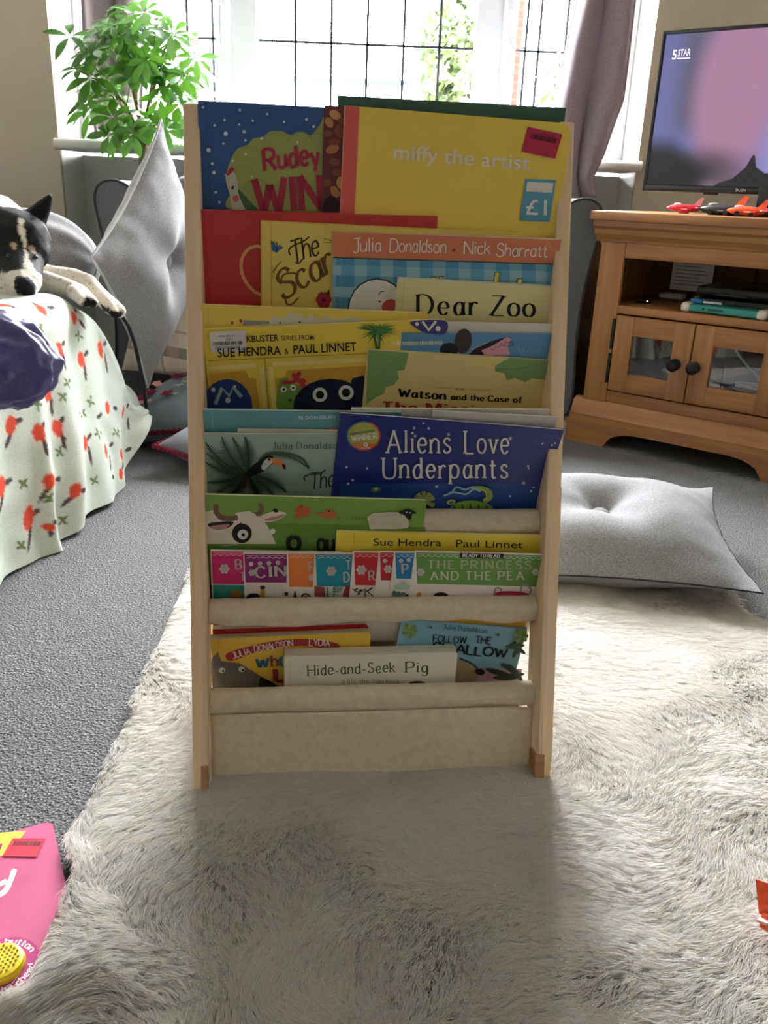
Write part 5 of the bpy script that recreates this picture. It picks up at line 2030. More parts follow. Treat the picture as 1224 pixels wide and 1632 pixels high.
for x, y in ((-.70, .02), (.66, .02), (-.66, .52), (.64, .52)):
    one(sofa, 'foot', lambda q: q.box((x - .045, y - .03, 0), (x + .095 if x > 0 else x + .045, y + .04, .05 if y < .1 else .09), M_LEGW, .004), 40, 'pale washed wooden foot')

# ---------------------------------------------------------------- armchair at left with the dog
chair = thing('armchair', 'grey textured armchair at the left edge under the robin blanket', 'armchair', Matrix.Translation((-1.2, .72, 0)))
one(chair, 'seat_base', lambda q: q.box((-.52, -.62, .05), (.47, .39, .30), M_GREY_D, .02), 40)
one(chair, 'seat_cushion', lambda q: q.box((-.40, -.60, .302), (.49, .37, .428), M_GREY_D, .04), 50)
one(chair, 'backrest', lambda q: q.box((-.57, -.62, .30), (-.38, .74, .80), M_GREY_D, .06), 50)


def armroll(a, b):
    x = -.50 + .96 * a
    an = b * 2 * PI
    e = max(0, (a - .80) / .20)
    k = math.sqrt(max(0, 1 - e ** 2.6))
    ry, rz = .124 * (.004 + .996 * k), .122 * (.004 + .996 * k)
    fold = .006 * math.sin(an * 9 + 1.5 * noise.noise(Vector((an, a * 3, 4)))) * max(0, min(1, (a - .66) / .12)) * (1 - e * .7)
    sag = .004 * noise.noise(Vector((x * 6, an * 1.2, 9)))
    return (x, .64 + (ry + fold + sag) * math.cos(an), .475 + (rz + fold + sag) * math.sin(an))


mb = MB()
mb.grid(armroll, 110, 90, M_GREY_D)
mb.build('arm', chair, 80)
one(chair, 'arm_side', lambda q: q.box((-.5, .53, .05), (.36, .74, .47), M_GREY_D, .02), 40)
one(chair, 'arm', lambda q: q.box((-.5, -.86, .05), (.45, -.63, .60), M_GREY_D, .06), 40)

# ---------------------------------------------------------------- robin blanket
t = NT('fleece_blanket', 0.95, 0.1)
va = t.n('ShaderNodeVertexColor')
va.layer_name = 'print'
v = t.coords()
f = t.noise(v, 520, 4, .8)
mm = t.n('ShaderNodeMixRGB')
mm.blend_type = 'MULTIPLY'
mm.inputs[0].default_value = 1
t.l(va.outputs[0], mm.inputs[1])
t.l(t.ramp(f, [(.3, (206, 206, 206)), (.62, (255, 255, 255))]), mm.inputs[2])
t.color(mm.outputs[0])
t.bump(f, .55, .004)
M_FLEECE = t.m


def xfront(y):
    # how far the blanket hangs out into the room along the chair
    if y < .5:
        return -.665
    if y < 1.06:
        return -.665 + .042 * sst(.5, .80, y)
    return -.623 + .010 * sst(1.06, 1.25, y)


def blanket(a, b):
    y = .18 + 1.10 * a
    ht = .450 - .045 * sst(.92, 1.06, y) - .21 * sst(1.04, 1.27, y)
    xf = xfront(y)
    arc = b * 1.20
    flat, r_ = .62, .055
    hem = .008 + .10 * sst(1.07, 1.27, y) ** 1.3 + .006 * math.sin(y * 17)
    x0 = xf - .03 - r_ - flat
    if arc < flat:
        p = Vector((x0 + arc, y, ht))
        nrm = Vector((0, 0, 1))
    elif arc < flat + r_ * PI / 2:
        q = (arc - flat) / r_
        p = Vector((xf - .03 - r_ + r_ * math.sin(q), y, ht - r_ + r_ * math.cos(q)))
        nrm = Vector((math.sin(q), 0, math.cos(q)))
    else:
        q = (arc - flat - r_ * PI / 2) / (1.20 - flat - r_ * PI / 2)
        p = Vector((xf - .03 + .030 * q, y, (ht - r_) * (1 - q) + hem * q))
        nrm = Vector((1, 0, .08))
    down = sst(flat * .92, 1.2, arc)
    s1 = y * 24 + 5 * (arc - .6)
    fold = .010 * math.sin(s1) + .007 * math.sin(y * 41 + arc * 7)
    fold += .020 * math.exp(-((y - .66 - .12 * (1.2 - arc)) / .022) ** 2) * down * 1.4
    fold -= .014 * math.exp(-((y - .715 - .12 * (1.2 - arc)) / .03) ** 2) * down
    fold += .016 * noise.noise(Vector((y * 5, arc * 4, 1.7)))
    fold += .006 * noise.noise(Vector((y * 14, arc * 13, 5.7)))
    return p + nrm * (fold * (.15 + .85 * down) + .006)


mb = MB()
NBU, NBV = 300, 320
mb.grid(blanket, NBU, NBV, M_FLEECE)
BL = mb.build('blanket', None, 80)
tag(BL, 'sage green fleece blanket printed with red robins draped over the armchair', 'blanket')
bvh = BVHTree.FromPolygons([v_.co for v_ in BL.data.vertices], [p_.vertices for p_ in BL.data.polygons])


def hit_bl(x, y):
    q = bvh.ray_cast(CAM, ray(x, y).normalized())
    return q[0]


RED, BRN, GRN, BASE = lin((226, 84, 62)), lin((96, 72, 78)), lin((118, 132, 88)), lin((214, 222, 210))
CRM = lin((232, 226, 214))
spots = []          # centre, long half axis vector (along y, z), half width, colour


def mark(px, py, L, Wd, ang, colr, soft=.35):
    h = hit_bl(px, py)
    if h is None:
        return
    # axes in the hanging sheet: y along the chair, z up (x on top)
    q = hit_bl(px + 8 * math.cos(ang), py + 8 * math.sin(ang))
    if q is None:
        return
    ax = (q - h).normalized()
    spots.append((h.copy(), ax, L, Wd, colr))


PX = .00150
birds = [(66, 493, 20, 0), (118, 506, 20, 55), (39, 527, 24, 45), (94, 557, 24, 80), (129, 573, 26, 85), (160, 557, 30, 80), (207, 588, 24, 110), (75, 627, 26, 85), (171, 650, 24, 145), (196, 657, 24, 80), (17, 677, 28, 110), (62, 690, 28, 75), (91, 682, 28, 75), (135, 706, 28, 80), (169, 718, 26, 85), (194, 724, 22, 100), (80, 767, 26, 125), (121, 782, 26, 140), (193, 755, 18, 170), (2, 775, 32, 100), (45, 826, 38, 95), (78, 840, 12, 100), (187, 511, 14, 90), (3, 486, 16, 20)]
for x, y, L, a in birds:
    a = math.radians(a)
    mark(x - 1, y + 4, L * PX * .60, .0170, a, CRM)
    c_, s_ = math.cos(a), math.sin(a)
    mark(x + c_ * L * .75 + s_ * 5, y + s_ * L * .75 - c_ * 3, L * PX * .55, .0055, a, BRN)
    mark(x + s_ * 9 - c_ * 9, y - c_ * 7 - s_ * 9, L * PX * .34, .0055, a + .8, BRN)
    mark(x, y, L * PX * .44, .0155, a, RED)
sprigs = [(62, 523), (126, 535), (190, 525), (100, 632), (60, 645), (131, 659), (157, 690), (95, 720), (78, 795), (37, 770), (34, 870), (100, 828), (190, 690), (217, 620), (15, 550), (145, 640), (108, 610), (185, 690), (60, 610), (150, 765)]
for x, y in sprigs:
    for k in range(4):
        a = k * 1.4 + x
        mark(x + 4 * math.cos(a), y + 5 * math.sin(a), .008, .0035, a, GRN)
rr = random.Random(11)
for k in range(60):                     # robins where the cloth is out of sight
    y_, b_ = rr.uniform(.03, .97), rr.uniform(.02, .98)
    p_ = Vector(blanket(y_, b_))
    d_ = p_ - CAM
    X_, Y_, Z_ = d_.dot(CR), d_.dot(CU), d_.dot(CF)
    if Z_ > 0 and -8 < 612 + FPX * X_ / Z_:
        continue
    ax = (Vector(blanket(y_, min(1, b_ + .01))) - p_).normalized()
    spots += [(p_, ax, .017, .0125, RED), (p_ + ax * .024, ax, .015, .005, BRN)]
at_ = BL.data.color_attributes.new('print', 'FLOAT_COLOR', 'POINT')
cols = [list(BASE) for _ in BL.data.vertices]
from mathutils.kdtree import KDTree
kd = KDTree(len(BL.data.vertices))
for i, v_ in enumerate(BL.data.vertices):
    kd.insert(v_.co, i)
kd.balance()
for h, ax, L, Wd, colr in spots:
    for co, i, d_ in kd.find_range(h, max(L, Wd) * 1.3):
        q = co - h
        al = q.dot(ax)
        pr = math.sqrt(max(0, q.length_squared - al * al))
        e = math.hypot(al / L, pr / Wd) + .25 * noise.noise(co * 160)
        f_ = 1 - sst(.75, 1.12, e)
        if f_ > 0:
            cols[i] = [a + (b - a) * f_ for a, b in zip(cols[i], colr)]
for i, c in enumerate(cols):
    at_.data[i].color = (*c, 1)

# ---------------------------------------------------------------- purple cloth
t = NT('navy_satin', 0.38, 0.5)
t.b.inputs['Base Color'].default_value = (*lin((44, 40, 96)), 1)
t.b.inputs['Sheen Weight'].default_value = .3
t.bump(t.noise(t.coords(), 60, 4, .6), .3, .004)
M_NAVY = t.m
h0 = hit_bl(10, 576)
cpos = h0 + (CAM - h0).normalized() * .055
rtv = CR.copy()
upv = CU.copy()
fwv = -CF
mb = MB()


def bundle(a, b):
    th, ph = a * 2 * PI, (b - .5) * PI
    d = Vector((math.cos(ph) * math.cos(th), math.cos(ph) * math.sin(th), math.sin(ph)))
    r_ = 1 + .15 * noise.ridged_multi_fractal(d * 1.3 + Vector((3.1, 0, 0)), 1.0, 2.0, 3, 1.0, 2.0) - .16 + .10 * noise.noise(d * 3.5)
    x, y, z = d.x * .105 * r_, d.y * .080 * r_, d.z * .050 * r_
    x -= .25 * y if y > 0 else 0        # narrower above
    return rtv * (x - .012) + upv * y + fwv * z


mb.grid(lambda a, b: bundle(a, b), 90, 60, M_NAVY)
pc = mb.build('folded_cloth', None, 80)
pc.location = cpos
tag(pc, 'dark purple bundled cloth lying over the robin blanket at the left edge', 'cloth')

# ---------------------------------------------------------------- cushions
top_, bot_ = at_y(256, 205, 1.38), at_y(236, 606, 1.34)
cc = (top_ + bot_) / 2
cushion('button_cushion', 'big grey button cushion standing on its corner against the dark grey arm', (cc.x, 1.36, cc.z), Vector((.16, .987, 0)).cross(top_ - bot_), top_ - bot_, .455, .455, .155, M_GREY, True, mat('light_piping', (176, 176, 178), .85, .15), seed=2, wr=.014, conc=.12, pw=.7)
CU1 = SC.objects[-1] if False else bpy.data.objects['button_cushion']
CU1.matrix_world = CU1.matrix_world @ Matrix.Rotation(PI / 4, 4, 'Z')
cushion('button_cushion', 'grey button cushion lying on the rug and carpet right of the bookcase', (.415, .715, .075), (-.05, -.10, 1), (.13, .98, 0), .51, .43, .20, M_GREY, True, M_PIPE, seed=6, wr=.012, pinch=.55, conc=.10, pw=.85, ex=2.0, pr=.0016)
# plaid cushion on the sofa
t = NT('plaid_cloth', .9, .1)
v = t.coords()
sp_ = t.n('ShaderNodeSeparateXYZ')
t.l(v, sp_.inputs[0])


def stripe(axis, period, lo, hi, ph=0.0):
    m1 = t.n('ShaderNodeMath', operation='MULTIPLY_ADD')
    t.l(sp_.outputs[axis], m1.inputs[0])
    m1.inputs[1].default_value = 1 / period
    m1.inputs[2].default_value = 20 + ph
    m2 = t.n('ShaderNodeMath', operation='FRACT')
    t.l(m1.outputs[0], m2.inputs[0])
    m3 = t.n('ShaderNodeMath', operation='GREATER_THAN')
    t.l(m2.outputs[0], m3.inputs[0])
    m3.inputs[1].default_value = lo
    m4 = t.n('ShaderNodeMath', operation='LESS_THAN')
    t.l(m2.outputs[0], m4.inputs[0])
    m4.inputs[1].default_value = hi
    m5 = t.n('ShaderNodeMath', operation='MULTIPLY')
    t.l(m3.outputs[0], m5.inputs[0])
    t.l(m4.outputs[0], m5.inputs[1])
    return m5.outputs[0]


base_ = None
col_ = t.n('ShaderNodeRGB')
col_.outputs[0].default_value = (*lin((214, 206, 190)), 1)
cur = col_.outputs[0]
for ax_, per, lo, hi, ph, cc_, fac in ((0, .15, .10, .30, 0, (88, 96, 84), .75), (1, .15, .10, .30, 0, (88, 96, 84), .75), (0, .15, .55, .60, 0, (150, 120, 110), .6), (1, .15, .55, .60, 0, (150, 120, 110), .6), (0, .15, .70, .92, .0, (206, 170, 160), .35)):
    mr = t.n('ShaderNodeMixRGB')
    ml_ = t.n('ShaderNodeMath', operation='MULTIPLY')
    t.l(stripe(ax_, per, lo, hi, ph), ml_.inputs[0])
    ml_.inputs[1].default_value = fac
    t.l(ml_.outputs[0], mr.inputs[0])
    t.l(cur, mr.inputs[1])
    mr.inputs[2].default_value = (*lin(cc_), 1)
    cur = mr.outputs[0]
t.color(cur)
t.bump(t.noise(v, 500, 3), .3, .001)
M_PLAID = t.m
cushion('plaid_cushion', 'cream and green checked cushion on the sofa seat behind the bookcase post', (-.545, 1.585, .335), (-.22, -.95, .22), (.10, 0, 1), .42, .40, .15, M_PLAID, False, None, seed=9)
M_BLUEG = fabric('grey_blue_cotton', (104, 114, 126), (128, 138, 150), 700, .2)
M_BOB = mat('bobble_wool', (104, 34, 48), .9, .1)
def blossoms(q):
    pk, gn, cr_ = mat('printed_petal', (206, 150, 146), .9, .1), mat('printed_leaf', (196, 200, 176), .9, .1), mat('printed_petal', (130, 40, 62), .9, .1)
    r = random.Random(4)
    for k in range(22):
        x, y = r.uniform(-.15, .15), r.uniform(-.13, .13)
        for sg in (1, -1):
            u, v_ = x / .2, y / .18
            e = max(0, 1 - abs(u) ** 2.4) ** .55 * max(0, 1 - abs(v_) ** 2.4) ** .55
            z = sg * (.075 * e + .0070)
            s_ = r.uniform(.012, .022)
            m_ = (pk, gn, cr_)[k % 3]
            n_ = 10
            pts = []
            for i in range(n_):
                rr_ = s_ * (1 + .25 * math.cos(5 * i * 2 * PI / n_)) * (.45 if m_ is gn and i % 2 else 1)
                pts.append((x + rr_ * math.cos(i * 2 * PI / n_), y + rr_ * math.sin(i * 2 * PI / n_) * (.5 if m_ is gn else 1), z))
            q.add(pts, [list(range(n_))], m_)


fc = cushion('floral_cushion', 'grey blue floral cushion with dark red bobbles leaning on the sofa front', (-.53, 1.47, .098), (-.24, -.16, .95), (.3, .95, .2), .40, .34, .15, M_BLUEG, False, None, M_BOB, seed=12, art=blossoms)
cushion('bobble_cushion', 'pale grey cushion with dark red bobbles on the carpet under the floral one', (-.37, 1.24, .062), (.1, -.2, .97), (.4, .9, 0), .30, .30, .12, fabric('pale_grey_cotton', (98, 100, 108), (118, 120, 128), 700, .2), False, None, M_BOB, seed=15)

# ---------------------------------------------------------------- the dog
DOGV = []


def chain(pts, flat=None):
    """pts: (x, y, Y, radius) in picture/depth coordinates -> spheres packed along the line"""
    P = [(at_y(x, y, Y), r) for x, y, Y, r in pts]
    for (a, ra), (b, rb) in zip(P, P[1:]):
        n_ = max(2, int((b - a).length / (min(ra, rb) * .35)) + 1)
        for k in range(n_ + 1):
            DOGV.append((a.lerp(b, k / n_), ra + (rb - ra) * k / n_))


chain([(8, 378, 1.00, .068), (34, 383, .98, .060)])
chain([(34, 383, .98, .058), (52, 402, .965, .036)])
chain([(14, 398, .96, .050), (30, 425, .93, .043), (36, 448, .885, .034), (39, 458, .855, .025)])
chain([(46, 415, .945, .030), (46, 449, .875, .025)])
chain([(8, 440, .93, .030), (25, 452, .90, .024)])
chain([(-60, 395, 1.10, .105), (-15, 385, 1.06, .085), (5, 380, 1.02, .072)])
chain([(-150, 400, 1.16, .125), (-60, 385, 1.12, .12), (-10, 363, 1.10, .075)])
chain([(36, 360, 1.00, .026), (54, 345, 1.005, .019), (70, 326, 1.01, .012), (79, 314, 1.012, .006)])
chain([(50, 368, 1.00, .024), (61, 352, 1.005, .017), (74, 330, 1.01, .010), (80, 314, 1.012, .006)])
chain([(-40, 400, 1.0, .028), (-28, 372, 1.0, .016), (-16, 340, 1.0, .006)])
chain([(50, 432, 1.05, .026), (80, 438, 1.06, .021), (118, 441, 1.06, .0185), (140, 452, 1.055, .0215), (158, 470, 1.03, .0185), (176, 487, 1.005, .0195), (190, 496, .99, .0150)])
chain([(150, 462, 1.04, .017), (172, 482, .995, .015), (184, 500, .975, .011)])
chain([(40, 446, 1.0, .026), (75, 448, 1.0, .021), (105, 457, .995, .0190), (126, 467, .985, .0200), (140, 478, .965, .0165), (148, 482, .955, .012)])
chain([(118, 466, .97, .016), (132, 480, .95, .0125)])
chain([(-30, 456, .90, .027), (0, 466, .885, .0215), (24, 479, .875, .0195), (40, 489, .865, .0165), (48, 493, .86, .011)])
mb = MB()
for c, r in DOGV:
    mb.ball(c, r, M_DARK, 2)
tmp = mb.build('dog_rough')
md = tmp.modifiers.new('r', 'REMESH')
md.mode = 'VOXEL'
md.voxel_size = .0032
ms = tmp.modifiers.new('s', 'SMOOTH')
ms.factor = .5
ms.iterations = 5
dg = bpy.context.evaluated_depsgraph_get()
dme = bpy.data.meshes.new_from_object(tmp.evaluated_get(dg))
bpy.data.objects.remove(tmp)
dme.name = 'dog'
t = NT('short_dog_coat', .65, .2)
va = t.n('ShaderNodeVertexColor')
va.layer_name = 'coat'
f = t.noise(t.coords((1, 1, 3)), 240, 3, .7)
mm = t.n('ShaderNodeMixRGB')
mm.blend_type = 'MULTIPLY'
mm.inputs[0].default_value = 1
t.l(va.outputs[0], mm.inputs[1])
t.l(t.ramp(f, [(.3, (212, 212, 212)), (.6, (255, 255, 255))]), mm.inputs[2])
t.color(mm.outputs[0])
t.bump(f, .5, .003)
dme.materials.clear()
dme.materials.append(t.m)
dme.polygons.foreach_set('use_smooth', [True] * len(dme.polygons))
dog = bpy.data.objects.new('dog', dme)
COL.objects.link(dog)
tag(dog, 'black and white dog resting its head and paws on the robin blanket', 'dog')
DW, DB, DT = lin((226, 218, 204)), lin((9, 9, 12)), lin((176, 150, 124))
zones = []          # list of (segment a, b, radius, colour); later ones win


def zone(x0, y0, Y0, x1, y1, Y1, r, c):
    zones.append((at_y(x0, y0, Y0), at_y(x1, y1, Y1), r, c))


dbv = BVHTree.FromPolygons([v_.co for v_ in dme.vertices], [p_.vertices for p_ in dme.polygons])


def zoneh(x0, y0, x1, y1, r, c):
    a, b = dbv.ray_cast(CAM, ray(x0, y0).normalized())[0], dbv.ray_cast(CAM, ray(x1, y1).normalized())[0]
    if a is not None and b is not None:
        zones.append((a, b, r, c))


zone(-150, 395, 1.14, -12, 340, 1.08, .115, DW)                # white back and neck
zone(-40, 400, .98, 40, 395, .94, .085, DB)                    # black head
zone(10, 385, .94, 44, 385, .94, .068, DB)
zone(-40, 400, 1.0, -16, 340, 1.0, .03, DB)
zone(44, 362, 1.0, 80, 312, 1.01, .036, DB)                    # ear
zone(50, 432, 1.05, 195, 500, .98, .045, DW)                   # fore legs
zone(40, 446, 1.0, 150, 484, .95, .035, DW)
zone(-30, 456, .90, 50, 495, .86, .035, DW)
zone(0, 452, .885, 24, 462, .85, .024, DW)                     # muzzle sides
zone(48, 430, .91, 56, 458, .87, .017, DW)
zoneh(33, 352, 36, 372, .0055, DW)                             # blaze
zoneh(36, 372, 40, 392, .0035, DW)
zoneh(41, 400, 44, 420, .0035, DW)
zoneh(45, 420, 52, 446, .0085, DW)
zoneh(21, 391, 23, 396, .0055, DT)                             # brow spots
zoneh(49, 395, 52, 400, .0055, DT)
zone(37, 455, .845, 45, 463, .835, .0185, DB)                  # nose leather
zone(126, 479, .96, 152, 488, .94, .0125, DB)                  # toe pads
zone(160, 494, .985, 178, 503, .965, .0120, DB)
zone(184, 502, .975, 196, 502, .97, .0100, DB)
zone(40, 492, .855, 52, 496, .85, .013, lin((120, 104, 100)))
at_ = dme.color_attributes.new('coat', 'FLOAT_COLOR', 'POINT')
for i, v_ in enumerate(dme.vertices):
    c = DW
    j = .005 * noise.noise(v_.co * 70) + .004 * noise.noise(v_.co * 200)
    for a, b, r, cc_ in zones:
        ab = b - a
        tt = max(0, min(1, (v_.co - a).dot(ab) / max(1e-9, ab.length_squared)))
        k_ = (r - (v_.co - a - ab * tt).length - max(-r * .4, min(j, r * .4))) / .004 + .5
        if k_ > 0:
            c = cc_ if k_ >= 1 else tuple(p_ + (q_ - p_) * k_ for p_, q_ in zip(c, cc_))
    if c is DW and noise.noise(v_.co * 150) > .52:
        c = lin((150, 140, 130))
    at_.data[i].color = (*c, 1)


def eyes(q):
    pass


for x, y, Y in ((56, 410, .93), (14, 408, .90)):
    h = BVHTree.FromPolygons([v_.co for v_ in dme.vertices], [p_.vertices for p_ in dme.polygons]).ray_cast(CAM, ray(x, y).normalized())[0]
    if h is not None:
        mb = MB()
        mb.ball(h, .0052, mat('dark_eye', (20, 16, 14), .08, .6), 3)
        o = mb.build('eye', None, 60)
        o.parent = dog
# ---------------------------------------------------------------- dark lead along the blanket edge
pl = [hit_bl(196, 503) or at_y(196, 503, 1.0)]
pts = []
for x, y, dY in ((192, 500, 0), (205, 520, 0), (215, 548, 0), (222, 580, 0), (229, 615, 0), (233, 650, 0)):
    pts.append(at_y(x, y, 1.10 + .0010 * (y - 500)))
mb = MB()
mb.tube([tuple(p_) for p_ in pts], .0045, mat('black_webbing', (30, 30, 34), .7, .2), 8)
tag(mb.build('dog_lead', None, 60), 'dark cord hanging down beside the end of the robin blanket', 'lead')

# ---------------------------------------------------------------- umbrella plant
t = NT('glossy_leaf', .35, .45)
f = t.noise(t.coords(), 14, 2)
t.color(t.ramp(f, [(.3, (38, 74, 32)), (.7, (58, 102, 40))]))
tl = t.n('ShaderNodeBsdfTranslucent')
tl.inputs[0].default_value = (*lin((92, 150, 36)), 1)
mx = t.n('ShaderNodeMixShader')
mx.inputs[0].default_value = .22
t.l(t.b.outputs[0], mx.inputs[1])
t.l(tl.outputs[0], mx.inputs[2])
t.l(mx.outputs[0], t.t.nodes['Material Output'].inputs[0])
M_LEAF = t.m
M_STEM = mat('green_stem', (112, 120, 62), .6, .3)
M_WOODY = mat('woody_stem', (118, 104, 78), .7, .2)


def leaflet_geo(mb, p, d, up, L, wd, droop):
    d = d.normalized()
    sd = d.cross(up).normalized()
    nn = sd.cross(d)
    V, F = [], []
    n_ = 6
    for i in range(n_ + 1):
        q = i / n_
        ww = wd * math.sin(PI * min(1, (.04 + .96 * q) ** 1.25)) ** .8 * (.98 if q < 1 else .05)
        c = p + d * (L * q) - nn * 0 + Vector((0, 0, -1)) * droop * L * q * q
        for k, lift in ((-1, .18), (0, 0), (1, .18)):
            V.append(c + sd * (k * ww) + nn * (lift * ww))
    for i in range(n_):
        for k in range(2):
            a = i * 3 + k
            F.append([a, a + 1, a + 4, a + 3])
    mb.add(V, F, M_LEAF)


def compound(mb, ms_, hub, axis, root, L, n_, r):
    ms_.tube([root, root.lerp(hub, .5) + Vector((0, 0, .012)), hub], [.0022, .0017, .0013], M_STEM, 6)
    axis = axis.normalized()
    a0 = axis.orthogonal().normalized()
    b0 = axis.cross(a0)
    ph = r.uniform(0, 6)
    for k in range(n_):
        an = ph + 2 * PI * k / n_
        d = a0 * math.cos(an) + b0 * math.sin(an) + axis * r.uniform(-.15, .35)
        l_ = L * r.uniform(.78, 1.1)
        s0 = hub + d.normalized() * .010
        leaflet_geo(mb, s0, d, axis, l_, l_ * r.uniform(.19, .23), r.uniform(.1, .4))


plant = thing('umbrella_plant', 'tall green umbrella plant in front of the window behind the left cushions', 'plant', Matrix.Translation((-.86, 2.31, 0)))
PI_ = plant.matrix_world.inverted()
mb, ms_ = MB(), MB()
r = random.Random(21)
fork = [at_y(225, 285, 2.31), at_y(228, 215, 2.31)]
base_pt = Vector((-.86, 2.31, .30))
tips = [at_y(205, 75, 2.27), at_y(265, 70, 2.29), at_y(165, 130, 2.24), at_y(295, 140, 2.31)]
for tp in tips:
    q = [base_pt + Vector((r.uniform(-.02, .02), r.uniform(-.02, .02), 0)), fork[0] + Vector((r.uniform(-.012, .012), 0, 0)), fork[1] + Vector((r.uniform(-.015, .015), 0, 0)), fork[1].lerp(tp, .55) + Vector((r.uniform(-.02, .02), .0, .01)), tp]
    ms_.tube([PI_ @ x for x in q], [.009, .0075, .0065, .005, .0035], M_WOODY, 8)
hubs = [(112, 58, 2.10, 5, .075), (196, 55, 2.22, 8, .09), (240, 42, 2.27, 8, .085), (252, 45, 2.30, 7, .08), (310, 118, 2.33, 7, .075), (305, 128, 2.31, 6, .07), (335, 150, 2.30, 7, .08), (282, 90, 2.32, 6, .07), (150, 60, 2.20, 6, .08), (290, 165, 2.28, 7, .08), (255, 110, 2.26, 8, .08), (215, 100, 2.20, 8, .085)]
for k in range(64):
    a, q = r.uniform(0, 2 * PI), r.random() ** .5
    x, y = 216 + 100 * q * math.cos(a), 116 + 108 * q * math.sin(a)
    hubs.append((x, y, r.uniform(2.14, 2.36), r.randint(6, 8), r.uniform(.052, .076)))
hubs += [(192, 205, 2.2, 6, .07), (180, 188, 2.22, 7, .07), (240, 190, 2.26, 7, .07), (275, 190, 2.3, 7, .07), (280, 215, 2.32, 6, .065), (125, 110, 2.18, 6, .06), (140, 160, 2.2, 7, .065), (300, 200, 2.3, 6, .06)]
for x, y, Y, n_, L in hubs:
    h = at_y(x, y, Y)
    tp = min(tips + [fork[1]], key=lambda q: (q - h).length)
    rt_ = fork[1].lerp(tp, r.uniform(.35, .95))
    ax = (h - rt_) * .6 + Vector((r.uniform(-.05, .05), -.07 + r.uniform(-.05, .05), .09))
    compound(mb, ms_, PI_ @ h, ax, PI_ @ rt_, L, n_, r)
mb.build('foliage', plant, 60)
ms_.build('stems', plant, 60)
one(plant, 'pot', lambda q: q.lathe([(.001, 0), (.075, 0), (.08, .01), (.10, .20), (.108, .23), (.10, .235), (.095, .20), (.001, .20)], mat('grey_pot', (92, 92, 94), .6, .3), 28), 40)
one(plant, 'soil', lambda q: q.lathe([(.001, .20), (.094, .203), (.094, .21), (.001, .215)], mat('soil', (54, 42, 34), .95, .05), 20), 60)

small = thing('houseplant', 'small sprig of green leaves on the sill beside the right curtain', 'plant', Matrix.Translation((.53, 2.50, .801)))
SI_ = small.matrix_world.inverted()
mb, ms_ = MB(), MB()
for x, y in ((886, 88), (878, 104), (872, 118), (880, 128), (868, 142), (888, 140), (876, 150), (884, 112), (890, 100), (884, 165), (872, 170)):
    h = SI_ @ at_y(x, y, 2.5)
    d = Vector((-1, r.uniform(-.5, .2), r.uniform(-.9, .5)))
    leaflet_geo(mb, h, d, Vector((0, -.6, .8)), r.uniform(.03, .05), .010, .2)
    leaflet_geo(mb, h, Vector((.5, -.3, r.uniform(-.8, .6))), Vector((0, -.6, .8)), r.uniform(.025, .04), .009, .2)
for x in (874, 886):
    pts = [Vector((0, 0, .05)), SI_ @ at_y(892, 200, 2.5), SI_ @ at_y(884, 140, 2.5), SI_ @ at_y(x + 8, 88, 2.5)]
    ms_.tube(pts, [.003, .0028, .002, .0012], M_STEM, 6)
mb.build('foliage', small, 60)
ms_.build('stems', small, 60)
one(small, 'pot', lambda q: q.lathe([(.001, 0), (.035, 0), (.045, .07), (.041, .072), (.036, .06), (.001, .06)], M_WPLAS, 24), 40)
# ---------------------------------------------------------------- pink sound book on the carpet
sb = Book('sound_book', 'bright pink board book with a yellow sound button on the carpet, bottom left', 0, 0, (-180, 1380), (83, 1308), .205, .018, (204, 90, 134), 'board', (0, .006, .008, 0), .3, plane=(Vector((0, 0, .021)), Vector((0, 0, 1))))
sb.poly([(-60, 1345), (0, 1327.5), (42, 1324), (12, 1364), (-60, 1362)], (240, 206, 60))
sb.pen('y', -10, 1357, 4, 1353, 13, (150, 40, 90), .2, .16)
mb = sb.sticker('price_sticker', [(20.5, 1337), (73, 1337.5), (58, 1367), (3.5, 1366)], (198, 32, 62), 'red price sticker with a black bar code')
sb.bars(mb, [(24, 1342), (68, 1343), (65, 1350), (20, 1349)], 28, (60, 14, 26), 6)
sb.bars(mb, [(33, 1339), (60, 1339.6), (59.4, 1341), (32.4, 1340.4)], 16, (110, 20, 40), 9)
sb.line([(-26, 1386), (-24, 1406), (-14, 1412), (-2, 1410), (11, 1404)], 7.5, (240, 240, 240))
sb.line([(23, 1386), (17, 1403), (9, 1419), (-2, 1427), (-14, 1430), (-24, 1430)], 8.5, (240, 240, 240))
sb.ell(22.6, 1388, 4.6, 3.2, (240, 240, 240))
cx, cy = sb.lp((2, 1541))
ex, ey = sb.lp((62, 1537))
RO = math.hypot(ex - cx, ey - cy)


def circ(r_, n_=40):
    return [(cx + r_ * math.cos(2 * PI * k / n_), cy + r_ * math.sin(2 * PI * k / n_)) for k in range(n_)]


sb.art.add([(x, y, .0002) for x, y in circ(RO)], [list(range(40))], ink(186, 44, 122))


def arc_text(s, r_, a0, a1, h, flip=False):
    n_ = len(s)
    pls, adv = pen_text(s, .2, .17, 0, .2)
    for pl_ in pls:
        out = []
        for a, b in pl_:
            q = math.radians(a0 + (a1 - a0) * a / adv)
            rr_ = r_ + (b - .3) * h * (-1 if flip else 1)
            out.append((cx + rr_ * math.cos(q), cy + rr_ * math.sin(q), .0003))
        sb.art.add(out, [list(range(len(out)))], ink(244, 240, 240))


